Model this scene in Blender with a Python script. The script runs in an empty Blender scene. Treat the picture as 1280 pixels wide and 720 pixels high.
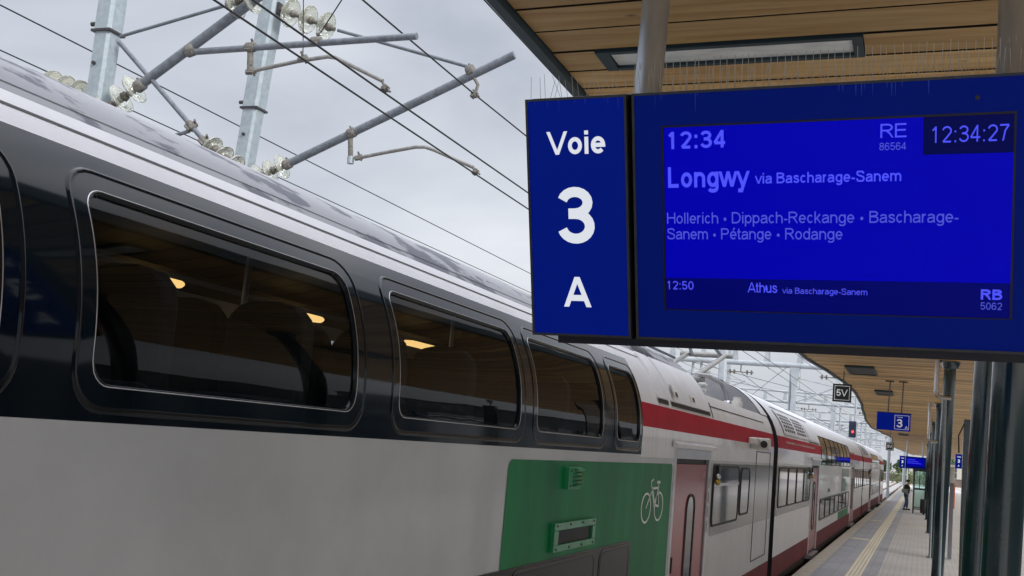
import bpy, bmesh, math, random, os
from mathutils import Vector, Matrix, Euler
random.seed(7)
R = math.radians
C = bpy.context.scene.collection
# ------------------------------------------------------------------ camera
sc = bpy.context.scene
CAMZ = 2.3
cam = bpy.data.cameras.new('camera'); camo = bpy.data.objects.new('camera', cam); C.objects.link(camo)
# world axes expressed in camera image axes (x right, y down, z forward)
WX = Vector((0.9325, 0.0368, -0.3592)); WY = Vector((0.3508, 0.1566, 0.9233))
WX.normalize(); WY = (WY - WX * WX.dot(WY)).normalized(); WZ = WX.cross(WY)
if WZ.y > 0: WZ = -WZ
# camera basis in world: image right, image up (= -down), backward (= -forward)
right = Vector((WX.x, WY.x, WZ.x)); down = Vector((WX.y, WY.y, WZ.y)); fwd = Vector((WX.z, WY.z, WZ.z))
M = Matrix((right, -down, -fwd)).transposed().to_4x4(); M.translation = Vector((0, 0, CAMZ))
camo.matrix_world = M
cam.sensor_width = 36.0; cam.lens = 36.0 * 1350.0 / 1280.0
cam.clip_start = 0.05; cam.clip_end = 5000
sc.camera = camo
# ------------------------------------------------------------------ world, sun, exposure
SUN_EL, SUN_AZ = R(33), R(118)          # azimuth from +Y towards +X
world = bpy.data.worlds.new('World'); sc.world = world; world.use_nodes = True
nt = world.node_tree; nt.nodes.clear(); N = nt.nodes.new; L = nt.links.new
out = N('ShaderNodeOutputWorld'); mixs = N('ShaderNodeMixShader'); L(mixs.outputs[0], out.inputs[0])
sky = N('ShaderNodeTexSky'); sky.sky_type = 'NISHITA'; sky.sun_disc = False
sky.sun_elevation = SUN_EL; sky.sun_rotation = SUN_AZ; sky.air_density = 1.2; sky.dust_density = 3
bg1 = N('ShaderNodeBackground'); L(sky.outputs[0], bg1.inputs[0]); bg1.inputs[1].default_value = 0.11
bg2 = N('ShaderNodeBackground'); bg2.inputs[1].default_value = 1.0
tc = N('ShaderNodeTexCoord'); mp = N('ShaderNodeMapping'); mp.inputs['Scale'].default_value = (1.0, 1.0, 2.6)
L(tc.outputs['Generated'], mp.inputs[0])
n1 = N('ShaderNodeTexNoise'); n1.inputs['Scale'].default_value = 2.1; n1.inputs['Detail'].default_value = 7; n1.inputs['Roughness'].default_value = .5
n1.inputs['Distortion'].default_value = .3
L(mp.outputs[0], n1.inputs[0])
rp = N('ShaderNodeValToRGB'); rp.color_ramp.elements[0].position = .33; rp.color_ramp.elements[1].position = .72
rp.color_ramp.elements[0].color = (.47, .50, .57, 1); rp.color_ramp.elements[1].color = (.85, .87, .92, 1)
L(n1.outputs[0], rp.inputs[0]); L(rp.outputs[0], bg2.inputs[0])
mixs.inputs[0].default_value = 0.93
sz = N('ShaderNodeSeparateXYZ'); L(tc.outputs['Generated'], sz.inputs[0]); zr = N('ShaderNodeMapRange'); zr.inputs[1].default_value = .42; zr.inputs[2].default_value = 1.0; zr.inputs[3].default_value = .50; zr.inputs[4].default_value = 2.0; L(sz.outputs[2], zr.inputs[0]); L(zr.outputs[0], bg2.inputs[1]); L(bg1.outputs[0], mixs.inputs[1]); L(bg2.outputs[0], mixs.inputs[2])
sun = bpy.data.lights.new('sun', 'SUN'); sun.energy = 1.5; sun.angle = R(22); sun.color = (1, .97, .93)
suno = bpy.data.objects.new('sun', sun); C.objects.link(suno)
sd = Vector((math.sin(SUN_AZ) * math.cos(SUN_EL), math.cos(SUN_AZ) * math.cos(SUN_EL), math.sin(SUN_EL)))
suno.rotation_euler = sd.to_track_quat('Z', 'Y').to_euler()
sc.view_settings.view_transform = 'Standard'; sc.view_settings.look = 'None'
sc.view_settings.exposure = 1.05; sc.view_settings.gamma = 1.0
# ------------------------------------------------------------------ materials
MATS = {}
def nodes(name):
    m = bpy.data.materials.new(name); m.use_nodes = True; t = m.node_tree
    return m, t, t.nodes['Principled BSDF'], t.nodes['Material Output']
def pm(name, col, rough=.5, metal=0., coat=0., var=.12, scale=3., stretch=(1, 1, 1), bump=0., bscale=60., rvar=.0, spec=.5, emit=None, es=0., col2=None, cr=(.35, .65), crough=.03):
    if name in MATS: return MATS[name]
    m, t, b, o = nodes(name); n = t.nodes.new; l = t.links.new
    g = n('ShaderNodeNewGeometry'); mp = n('ShaderNodeMapping'); mp.inputs['Scale'].default_value = stretch; l(g.outputs['Position'], mp.inputs[0])
    nz = n('ShaderNodeTexNoise'); nz.inputs['Scale'].default_value = scale; nz.inputs['Detail'].default_value = 6; nz.inputs['Roughness'].default_value = .6
    l(mp.outputs[0], nz.inputs[0])
    rp = n('ShaderNodeValToRGB'); rp.color_ramp.elements[0].position = cr[0]; rp.color_ramp.elements[1].position = cr[1]
    c2 = col2 or tuple(min(1, c * (1 + var)) for c in col); c1 = col if col2 else tuple(c * (1 - var) for c in col)
    rp.color_ramp.elements[0].color = (*c1, 1); rp.color_ramp.elements[1].color = (*c2, 1)
    l(nz.outputs[0], rp.inputs[0]); l(rp.outputs[0], b.inputs['Base Color'])
    b.inputs['Roughness'].default_value = rough; b.inputs['Metallic'].default_value = metal
    b.inputs['Coat Weight'].default_value = coat; b.inputs['Coat Roughness'].default_value = crough
    b.inputs['Specular IOR Level'].default_value = spec
    if rvar:
        mr = n('ShaderNodeMapRange'); mr.inputs[3].default_value = max(0, rough - rvar); mr.inputs[4].default_value = rough + rvar
        l(nz.outputs[0], mr.inputs[0]); l(mr.outputs[0], b.inputs['Roughness'])
    if bump:
        n2 = n('ShaderNodeTexNoise'); n2.inputs['Scale'].default_value = bscale; n2.inputs['Detail'].default_value = 3; l(mp.outputs[0], n2.inputs[0])
        bp = n('ShaderNodeBump'); bp.inputs['Strength'].default_value = bump; bp.inputs['Distance'].default_value = .01
        l(n2.outputs[0], bp.inputs['Height']); l(bp.outputs[0], b.inputs['Normal'])
        if coat: l(bp.outputs[0], b.inputs['Coat Normal'])
    if emit:
        b.inputs['Emission Color'].default_value = (*emit, 1); b.inputs['Emission Strength'].default_value = es
    MATS[name] = m; return m
def glass(name, tint, ior=1.5, refl=1.0, rough=0.0):
    m = bpy.data.materials.new(name); m.use_nodes = True; t = m.node_tree; t.nodes.clear(); n = t.nodes.new; l = t.links.new
    o = n('ShaderNodeOutputMaterial'); mx = n('ShaderNodeMixShader'); tr = n('ShaderNodeBsdfTransparent'); gl = n('ShaderNodeBsdfGlossy')
    tr.inputs[0].default_value = (*tint, 1); gl.inputs['Roughness'].default_value = rough; gl.inputs['Color'].default_value = (refl, refl, refl, 1)
    f = n('ShaderNodeFresnel'); g = n('ShaderNodeNewGeometry'); io = n('ShaderNodeMix'); io.inputs[2].default_value = ior; io.inputs[3].default_value = 1 / ior; l(g.outputs['Backfacing'], io.inputs[0]); l(io.outputs[0], f.inputs[0]); nz = n('ShaderNodeTexNoise'); nz.inputs['Scale'].default_value = 1.6; nz.inputs['Detail'].default_value = 1; l(g.outputs['Position'], nz.inputs[0])
    bp = n('ShaderNodeBump'); bp.inputs['Strength'].default_value = .12; bp.inputs['Distance'].default_value = .02; l(nz.outputs[0], bp.inputs['Height'])
    l(bp.outputs[0], gl.inputs['Normal'])
    l(f.outputs[0], mx.inputs[0]); l(tr.outputs[0], mx.inputs[1]); l(gl.outputs[0], mx.inputs[2]); l(mx.outputs[0], o.inputs[0])
    MATS[name] = m; return m
def emis(name, col, s=1.0):
    m, t, b, o = nodes(name); b.inputs['Base Color'].default_value = (*[c * .3 for c in col], 1); b.inputs['Roughness'].default_value = .35; b.inputs['Specular IOR Level'].default_value = .10
    b.inputs['Emission Color'].default_value = (*col, 1); b.inputs['Emission Strength'].default_value = s; MATS[name] = m; return m

BODY = dict(rough=.38, coat=.2, var=.09, scale=1.2, rvar=.06, bump=.02, bscale=1.6)
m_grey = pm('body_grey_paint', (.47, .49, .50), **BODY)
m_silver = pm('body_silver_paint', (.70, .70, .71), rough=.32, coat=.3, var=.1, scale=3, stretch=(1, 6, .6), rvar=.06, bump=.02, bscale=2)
m_white = pm('roof_white_paint', (.72, .72, .74), rough=.55, coat=.0, var=.06, scale=2, rvar=.1)
m_roof = pm('roof_dirty_paint', (.15, .155, .18), rough=.8, coat=.0, spec=.2, col2=(.34, .345, .365), scale=2.4, stretch=(1.5, .85, 1.8), cr=(.44, .49), rvar=.1)
m_black = pm('band_black_paint', (.004, .008, .012), rough=.07, coat=.0, var=.2, bump=.012, bscale=1.5, spec=.22)
m_lowglass = pm('lower_black_glass', (.004, .006, .008), rough=.25, var=.2, spec=.12)
m_red = pm('stripe_red_paint', (.40, .004, .026), rough=.5, coat=.0, spec=.12, var=.1, bump=.02, bscale=2)
m_redlow = pm('skirt_red_paint', (.13, .010, .014), rough=.6, spec=.2, coat=.0, var=.3, scale=5, stretch=(1, 1, .3))
m_door = pm('door_red_paint', (.26, .006, .012), rough=.2, coat=.0, spec=.38, var=.12, scale=1.5, bump=.03, bscale=2)
m_green = pm('panel_green_paint', (.002, .165, .052), rough=.42, coat=.0, spec=.14, var=.25, scale=1.1, stretch=(1, 2, .4), bump=.02, bscale=1.6)
m_greenfr = pm('fitting_green_paint', (.008, .21, .075), rough=.4, coat=.3, var=.15, scale=12)
m_dark = pm('dark_rubber', (.012, .013, .015), rough=.6, var=.3)
m_under = pm('underframe_grime', (.022, .02, .018), rough=.85, var=.5, scale=8)
m_intdark = pm('interior_dark_lining', (.045, .045, .048), rough=.8, var=.1)
m_seat = pm('seat_dark_fabric', (.010, .011, .015), rough=.9, var=.2, scale=30)
m_lamp = emis('warm_lamp_glow', (1.0, .62, .22), 1.1)
g_win = glass('tinted_window_glass', (.46, .48, .48), 1.5, .42)
g_far = glass('far_tinted_glass', (.8, .85, .88), 1.5)
g_clear = glass('shelter_glass', (.84, .92, .90), 1.5)
m_dglass = pm('dark_reflective_glass', (.014, .017, .021), rough=.04, coat=.0, var=.1, spec=.42, bump=.02, bscale=1.3, crough=.01)
m_gband = pm('smoked_grey_band', (.075, .078, .085), rough=.12, coat=.0, var=.12, spec=.35, bump=.02, bscale=1.3, crough=.01)
m_steel = pm('stainless_steel', (.55, .55, .56), rough=.3, metal=.9, var=.1, scale=10)
m_galv = pm('galvanised_steel', (.26, .31, .345), rough=.6, metal=.25, var=.12, scale=18, col2=(.36, .41, .44), cr=(.3, .7))
m_pipe = pm('grey_tube_metal', (.15, .165, .19), rough=.5, metal=.3, var=.2, scale=20)
m_pale = pm('pale_steelwork', (.36, .39, .42), rough=.6, metal=.1, var=.12, scale=3)
m_rust = pm('rusty_fitting', (.10, .092, .082), rough=.85, scale=30, col2=(.20, .19, .175))
m_bolt = pm('dark_bolt', (.03, .03, .035), rough=.6)
m_wire = pm('dark_wire', (.022, .022, .025), rough=.6, metal=.5)
m_arm = pm('aluminium_arm', (.25, .245, .235), rough=.5, metal=.6, var=.2, scale=15)
m_col = pm('column_teal_paint', (.010, .032, .038), rough=.22, coat=.8, var=.15, scale=2, bump=.02, bscale=20, crough=.10)
m_trim = pm('canopy_trim_teal', (.018, .042, .052), rough=.5, var=.15)
m_hanger = pm('hanger_pipe_paint', (.44, .48, .53), rough=.3, metal=.75, coat=.0, var=.14, scale=8, stretch=(1, 1, .25))
m_blue = pm('sign_blue_enamel', (.001, .006, .10), rough=.5, coat=.0, spec=.08, var=.06, emit=(.0, .0035, .085), es=.75, scale=3)
m_bluedim = pm('display_blue_enamel', (.001, .005, .08), rough=.5, coat=.0, spec=.08, var=.1, emit=(.0, .003, .06), es=.65, scale=3)
m_frame = pm('sign_frame_grey', (.055, .06, .07), rough=.45, metal=.4, var=.15, scale=20)
m_casing = pm('sign_casing_dark', (.008, .010, .022), rough=.5, var=.2)
m_screen = emis('screen_blue_glow', (.0, .0, .185), 1.0)
m_screend = emis('screen_navy_glow', (.0, .0005, .056), 1.0)
m_screenc = emis('screen_clock_glow', (.0, .0006, .028), 1.0)
m_txt = emis('screen_text_glow', (.035, .04, .46), 1.0)
m_txtlo = emis('screen_text_soft_glow', (.035, .04, .30), 1.0)
m_letters = emis('white_backlit_lettering', (.33, .345, .375), 1.0)
m_lettersd = pm('painted_lettering_faint_glow', (.8, .8, .8), rough=.5, emit=(.6, .62, .65), es=.12)  # white paint, with a faint glow added to brighten the letters
m_wire_l = pm('spike_steel', (.55, .55, .52), rough=.45, metal=.2, var=.1)
m_dropping = pm('limescale_streaks', (.35, .38, .5), rough=.8)
m_lightpanel = pm('unlit_lamp_diffuser', (.85, .87, .82), rough=.35, var=.15, scale=14, stretch=(.3, 1, 1), coat=.2)
m_conc = pm('platform_concrete', (.45, .455, .455), rough=.75, var=.12, scale=1.3, bump=.1, bscale=30)
m_edge = pm('edge_slab_pale', (.46, .44, .38), rough=.8, var=.12, scale=4, bump=.1)
m_tact = pm('tactile_strip_ivory', (.62, .58, .46), rough=.75, var=.1, scale=8)
m_ball = pm('ballast_stone', (.30, .27, .25), rough=.95, col2=(.48, .44, .41), scale=9, bump=1.0, bscale=26, cr=(.3, .7))
m_rail = pm('rail_rust', (.16, .10, .07), rough=.7, metal=.3, var=.3)
m_railtop = pm('rail_running_surface', (.5, .5, .5), rough=.3, metal=.9)
m_grd = pm('far_ground', (.22, .22, .17), rough=.95, col2=(.34, .32, .27), scale=.05)
m_leaf = pm('bush_leaf', (.045, .09, .025), rough=.7, col2=(.14, .19, .06), scale=1.2)
m_leafd = pm('tree_leaf', (.035, .075, .025), rough=.7, col2=(.09, .14, .05), scale=.6)
m_bark = pm('bark', (.09, .065, .045), rough=.9, var=.3)
m_build = pm('facade_cream_render', (.52, .49, .42), rough=.85, var=.08)
m_facade = pm('facade_grey_cladding', (.09, .095, .10), rough=.6, var=.12)
m_pane = pm('facade_window_glass', (.05, .07, .09), rough=.08, coat=.6)
m_louv = pm('louvre_white', (.75, .77, .8), rough=.5)
m_jacket = pm('black_jacket_cloth', (.012, .013, .015), rough=.9, var=.3, scale=20)
m_jeans = pm('blue_denim', (.035, .06, .11), rough=.9, var=.3, scale=20)
m_skin = pm('skin', (.42, .25, .18), rough=.6)
m_hair = pm('brown_hair', (.04, .022, .012), rough=.7)
m_bag = pm('bag_canvas', (.26, .27, .24), rough=.85)
m_tracklamp = emis('red_signal_glow', (1.0, .03, .02), 3.0)
m_orange = pm('orange_plastic', (.75, .16, .02), rough=.5)
m_camw = pm('camera_white_plastic', (.62, .61, .56), rough=.45)
m_amber = pm('amber_lens', (.45, .30, .04), rough=.15, coat=.6)
m_cap = pm('pale_insulator_cap', (.14, .13, .11), rough=.6, metal=.3, var=.3)
def mk_insul():
    m, t, b, o = nodes('insulator_glass')
    b.inputs['Base Color'].default_value = (.76, .78, .70, 1); b.inputs['Roughness'].default_value = .06
    b.inputs['Transmission Weight'].default_value = .75; b.inputs['IOR'].default_value = 1.45; b.inputs['Coat Weight'].default_value = .3
    return m
m_insul = mk_insul()
def mk_wood():
    m, t, b, o = nodes('canopy_larch_wood'); n = t.nodes.new; l = t.links.new
    g = n('ShaderNodeNewGeometry'); sx = n('ShaderNodeSeparateXYZ'); l(g.outputs['Position'], sx.inputs[0])
    # board index from place: boards run along X with a slight slant
    a = n('ShaderNodeMath'); a.operation = 'MULTIPLY_ADD'; a.inputs[1].default_value = .05; l(sx.outputs['X'], a.inputs[0]); l(sx.outputs['Y'], a.inputs[2])
    d = n('ShaderNodeMath'); d.operation = 'MULTIPLY_ADD'; BPm = .316 * 1.9 / 2.2; d.inputs[1].default_value = 1 / BPm; d.inputs[2].default_value = -(5.342 * 1.9 / 2.2 - .05 * 2.07 * 1.9 / 2.2) / BPm + 40; l(a.outputs[0], d.inputs[0])
    fl = n('ShaderNodeMath'); fl.operation = 'FLOOR'; l(d.outputs[0], fl.inputs[0])
    wn = n('ShaderNodeTexWhiteNoise'); wn.noise_dimensions = '1D'; l(fl.outputs[0], wn.inputs['W'])
    mp = n('ShaderNodeMapping'); mp.inputs['Scale'].default_value = (1.0, 13, 13); l(g.outputs['Position'], mp.inputs[0])
    cmb = n('ShaderNodeVectorMath'); cmb.operation = 'ADD'; l(mp.outputs[0], cmb.inputs[0]); 
    sc_ = n('ShaderNodeMath'); sc_.operation = 'MULTIPLY'; sc_.inputs[1].default_value = 37; l(wn.outputs['Value'], sc_.inputs[0]); l(sc_.outputs[0], cmb.inputs[1])
    nz = n('ShaderNodeTexNoise'); nz.inputs['Scale'].default_value = 1.3; nz.inputs['Detail'].default_value = 6; nz.inputs['Distortion'].default_value = .6; l(cmb.outputs[0], nz.inputs[0])
    rp = n('ShaderNodeValToRGB'); e = rp.color_ramp.elements; e[0].position = .3; e[0].color = (.66, .35, .10, 1); e[1].position = .7; e[1].color = (.95, .64, .26, 1)
    l(nz.outputs[0], rp.inputs[0])
    # knots
    vo = n('ShaderNodeTexVoronoi'); vo.inputs['Scale'].default_value = 2.2; mp2 = n('ShaderNodeMapping'); mp2.inputs['Scale'].default_value = (1, 2.2, 1)
    l(g.outputs['Position'], mp2.inputs[0]); l(mp2.outputs[0], vo.inputs[0])
    kr = n('ShaderNodeValToRGB'); kr.color_ramp.elements[0].position = .02; kr.color_ramp.elements[0].color = (.35, .3, .25, 1); kr.color_ramp.elements[1].position = .09; kr.color_ramp.elements[1].color = (1, 1, 1, 1)
    l(vo.outputs['Distance'], kr.inputs[0])
    mr = n('ShaderNodeMapRange'); mr.inputs[3].default_value = .5; mr.inputs[4].default_value = 1.0; l(wn.outputs['Value'], mr.inputs[0])
    x1 = n('ShaderNodeMix'); x1.data_type = 'RGBA'; x1.blend_type = 'MULTIPLY'; x1.inputs[0].default_value = 1; l(rp.outputs[0], x1.inputs[6]); l(mr.outputs[0], x1.inputs[7])
    x2 = n('ShaderNodeMix'); x2.data_type = 'RGBA'; x2.blend_type = 'MULTIPLY'; x2.inputs[0].default_value = 1; l(x1.outputs[2], x2.inputs[6]); l(kr.outputs[0], x2.inputs[7])
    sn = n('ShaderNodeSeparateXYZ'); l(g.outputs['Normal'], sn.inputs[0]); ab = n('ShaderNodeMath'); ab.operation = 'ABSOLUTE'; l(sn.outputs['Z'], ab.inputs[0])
    x3 = n('ShaderNodeMix'); x3.data_type = 'RGBA'; l(ab.outputs[0], x3.inputs[0]); x3.inputs[6].default_value = (.02, .014, .010, 1); l(x2.outputs[2], x3.inputs[7])  # board sides coloured near black, painting shade into the gaps
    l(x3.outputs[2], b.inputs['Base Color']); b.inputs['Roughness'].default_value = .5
    bp = n('ShaderNodeBump'); bp.inputs['Strength'].default_value = .12; bp.inputs['Distance'].default_value = .005; l(nz.outputs[0], bp.inputs['Height']); l(bp.outputs[0], b.inputs['Normal'])
    return m
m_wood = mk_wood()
def mk_paver(name, c1, c2, mortar, sx, sy, msz=.02):
    m, t, b, o = nodes(name); n = t.nodes.new; l = t.links.new
    g = n('ShaderNodeNewGeometry'); mp = n('ShaderNodeMapping'); mp.inputs['Rotation'].default_value = (0, 0, R(90)); l(g.outputs['Position'], mp.inputs[0])
    br = n('ShaderNodeTexBrick'); br.inputs['Color1'].default_value = (*c1, 1); br.inputs['Color2'].default_value = (*c2, 1); br.inputs['Mortar'].default_value = (*mortar, 1)
    br.inputs['Scale'].default_value = 1; br.inputs['Brick Width'].default_value = sy; br.inputs['Row Height'].default_value = sx; br.inputs['Mortar Size'].default_value = msz
    l(mp.outputs[0], br.inputs[0])
    nz = n('ShaderNodeTexNoise'); nz.inputs['Scale'].default_value = .7; nz.inputs['Detail'].default_value = 6; l(g.outputs['Position'], nz.inputs[0])
    mr = n('ShaderNodeMapRange'); mr.inputs[3].default_value = .75; mr.inputs[4].default_value = 1.2; l(nz.outputs[0], mr.inputs[0])
    x = n('ShaderNodeMix'); x.data_type = 'RGBA'; x.blend_type = 'MULTIPLY'; x.inputs[0].default_value = 1; l(br.outputs[0], x.inputs[6]); l(mr.outputs[0], x.inputs[7])
    l(x.outputs[2], b.inputs['Base Color']); b.inputs['Roughness'].default_value = .6
    return m
m_pavb = mk_paver('bluish_paving', (.30, .315, .35), (.335, .35, .385), (.25, .26, .28), .33, .66, .012)
m_pavg = mk_paver('grey_paving', (.43, .435, .43), (.465, .465, .46), (.37, .37, .37), .12, .24, .012)

# ------------------------------------------------------------------ mesh builders
class MB:
    def __init__(s): s.v = []; s.f = []; s.sm = []; s.keep = False
    def add(s, vs, fs, sm=False):
        o = len(s.v); s.v += [tuple(v) for v in vs]; s.f += [tuple(i + o for i in f) for f in fs]; s.sm += [sm] * len(fs); return s
    def box(s, x0, x1, y0, y1, z0, z1):
        vs = [(x, y, z) for x in (x0, x1) for y in (y0, y1) for z in (z0, z1)]
        return s.add(vs, [(0, 1, 3, 2), (4, 6, 7, 5), (0, 4, 5, 1), (2, 3, 7, 6), (0, 2, 6, 4), (1, 5, 7, 3)])
    def obox(s, c, ax, ay, az):     # oriented box: centre and three half-axis vectors
        c = Vector(c); vs = [c + ax * i + ay * j + az * k for i in (-1, 1) for j in (-1, 1) for k in (-1, 1)]
        return s.add(vs, [(0, 1, 3, 2), (4, 6, 7, 5), (0, 4, 5, 1), (2, 3, 7, 6), (0, 2, 6, 4), (1, 5, 7, 3)])
    def tube(s, pts, r, n=10, caps=True, sm=True):
        pts = [Vector(p) for p in pts]; rr = r if isinstance(r, (list, tuple)) else [r] * len(pts); rings = []
        up = None
        for i, p in enumerate(pts):
            d = (pts[min(i + 1, len(pts) - 1)] - pts[max(i - 1, 0)]).normalized()
            if up is None: up = d.orthogonal().normalized()
            up = (up - d * up.dot(d)).normalized(); w = d.cross(up)
            rings.append([p + (up * math.cos(2 * math.pi * k / n) + w * math.sin(2 * math.pi * k / n)) * rr[i] for k in range(n)])
        vs = [v for q in rings for v in q]; fs = []
        for i in range(len(pts) - 1):
            for k in range(n): fs.append((i * n + k, i * n + (k + 1) % n, (i + 1) * n + (k + 1) % n, (i + 1) * n + k))
        s.add(vs, fs, sm)
        if caps:
            s.add(rings[0], [tuple(range(n))[::-1]]); s.add(rings[-1], [tuple(range(n))])
        return s
    def lathe(s, prof, p, axis=(0, 0, 1), n=16, sm=True):   # prof: (radius, distance along the axis)
        a = Vector(axis).normalized(); u = a.orthogonal().normalized(); w = a.cross(u); p = Vector(p); vs = []
        for r, h in prof:
            vs += [p + a * h + (u * math.cos(2 * math.pi * k / n) + w * math.sin(2 * math.pi * k / n)) * r for k in range(n)]
        fs = [(i * n + k, i * n + (k + 1) % n, (i + 1) * n + (k + 1) % n, (i + 1) * n + k) for i in range(len(prof) - 1) for k in range(n)]
        s.add(vs, fs, sm); s.add(vs[:n], [tuple(range(n))[::-1]]); s.add(vs[-n:], [tuple(range(n))]); return s
    def prism(s, poly, off):         # poly: 3D points, off: extrusion vector
        off = Vector(off); n = len(poly); vs = [Vector(p) for p in poly] + [Vector(p) + off for p in poly]
        fs = [tuple(range(n))[::-1], tuple(range(n, 2 * n))] + [(i, (i + 1) % n, (i + 1) % n + n, i + n) for i in range(n)]
        return s.add(vs, fs)
    def build(s, name, mat, parent=None, loc=None, bevel=0., recalc=True, **props):
        me = bpy.data.meshes.new(name); me.from_pydata(s.v, [], s.f)
        me.polygons.foreach_set('use_smooth', s.sm); me.materials.append(mat)
        if recalc and not s.keep:
            bm = bmesh.new(); bm.from_mesh(me); bmesh.ops.recalc_face_normals(bm, faces=bm.faces); bm.to_mesh(me); bm.free()
        me.update(); o = bpy.data.objects.new(name, me); C.objects.link(o)
        if bevel:
            b = o.modifiers.new('bevel', 'BEVEL'); b.width = bevel; b.segments = 2; b.limit_method = 'ANGLE'
        if parent is not None: attach(o, parent)
        for k, v in props.items(): o[k] = v
        return o
def rootloc(p):
    return p.location.copy() if p.parent is None else Vector((0, 0, 0))
def attach(o, p):
    o.parent = p; o.matrix_parent_inverse = Matrix.Translation(-rootloc(p))
def thing(name, label, cat, loc=(0, 0, 0), group=None):
    o = bpy.data.objects.new(name, None); o.empty_display_size = .2; C.objects.link(o); o.location = loc
    o['label'] = label; o['category'] = cat
    if group: o['group'] = group
    return o
def tag(o, label, cat, group=None):
    o['label'] = label; o['category'] = cat
    if group: o['group'] = group
    return o
def struct(o): o['kind'] = 'structure'; return o
def dup(root, dloc, label, group=None):
    def cp(o, par):
        c = o.copy(); C.objects.link(c); c.parent = par
        for ch in o.children: cp(ch, c)
        return c
    r = cp(root, None); r.location = root.location + Vector(dloc); r['label'] = label
    if group: r['group'] = group
    return r

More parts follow.
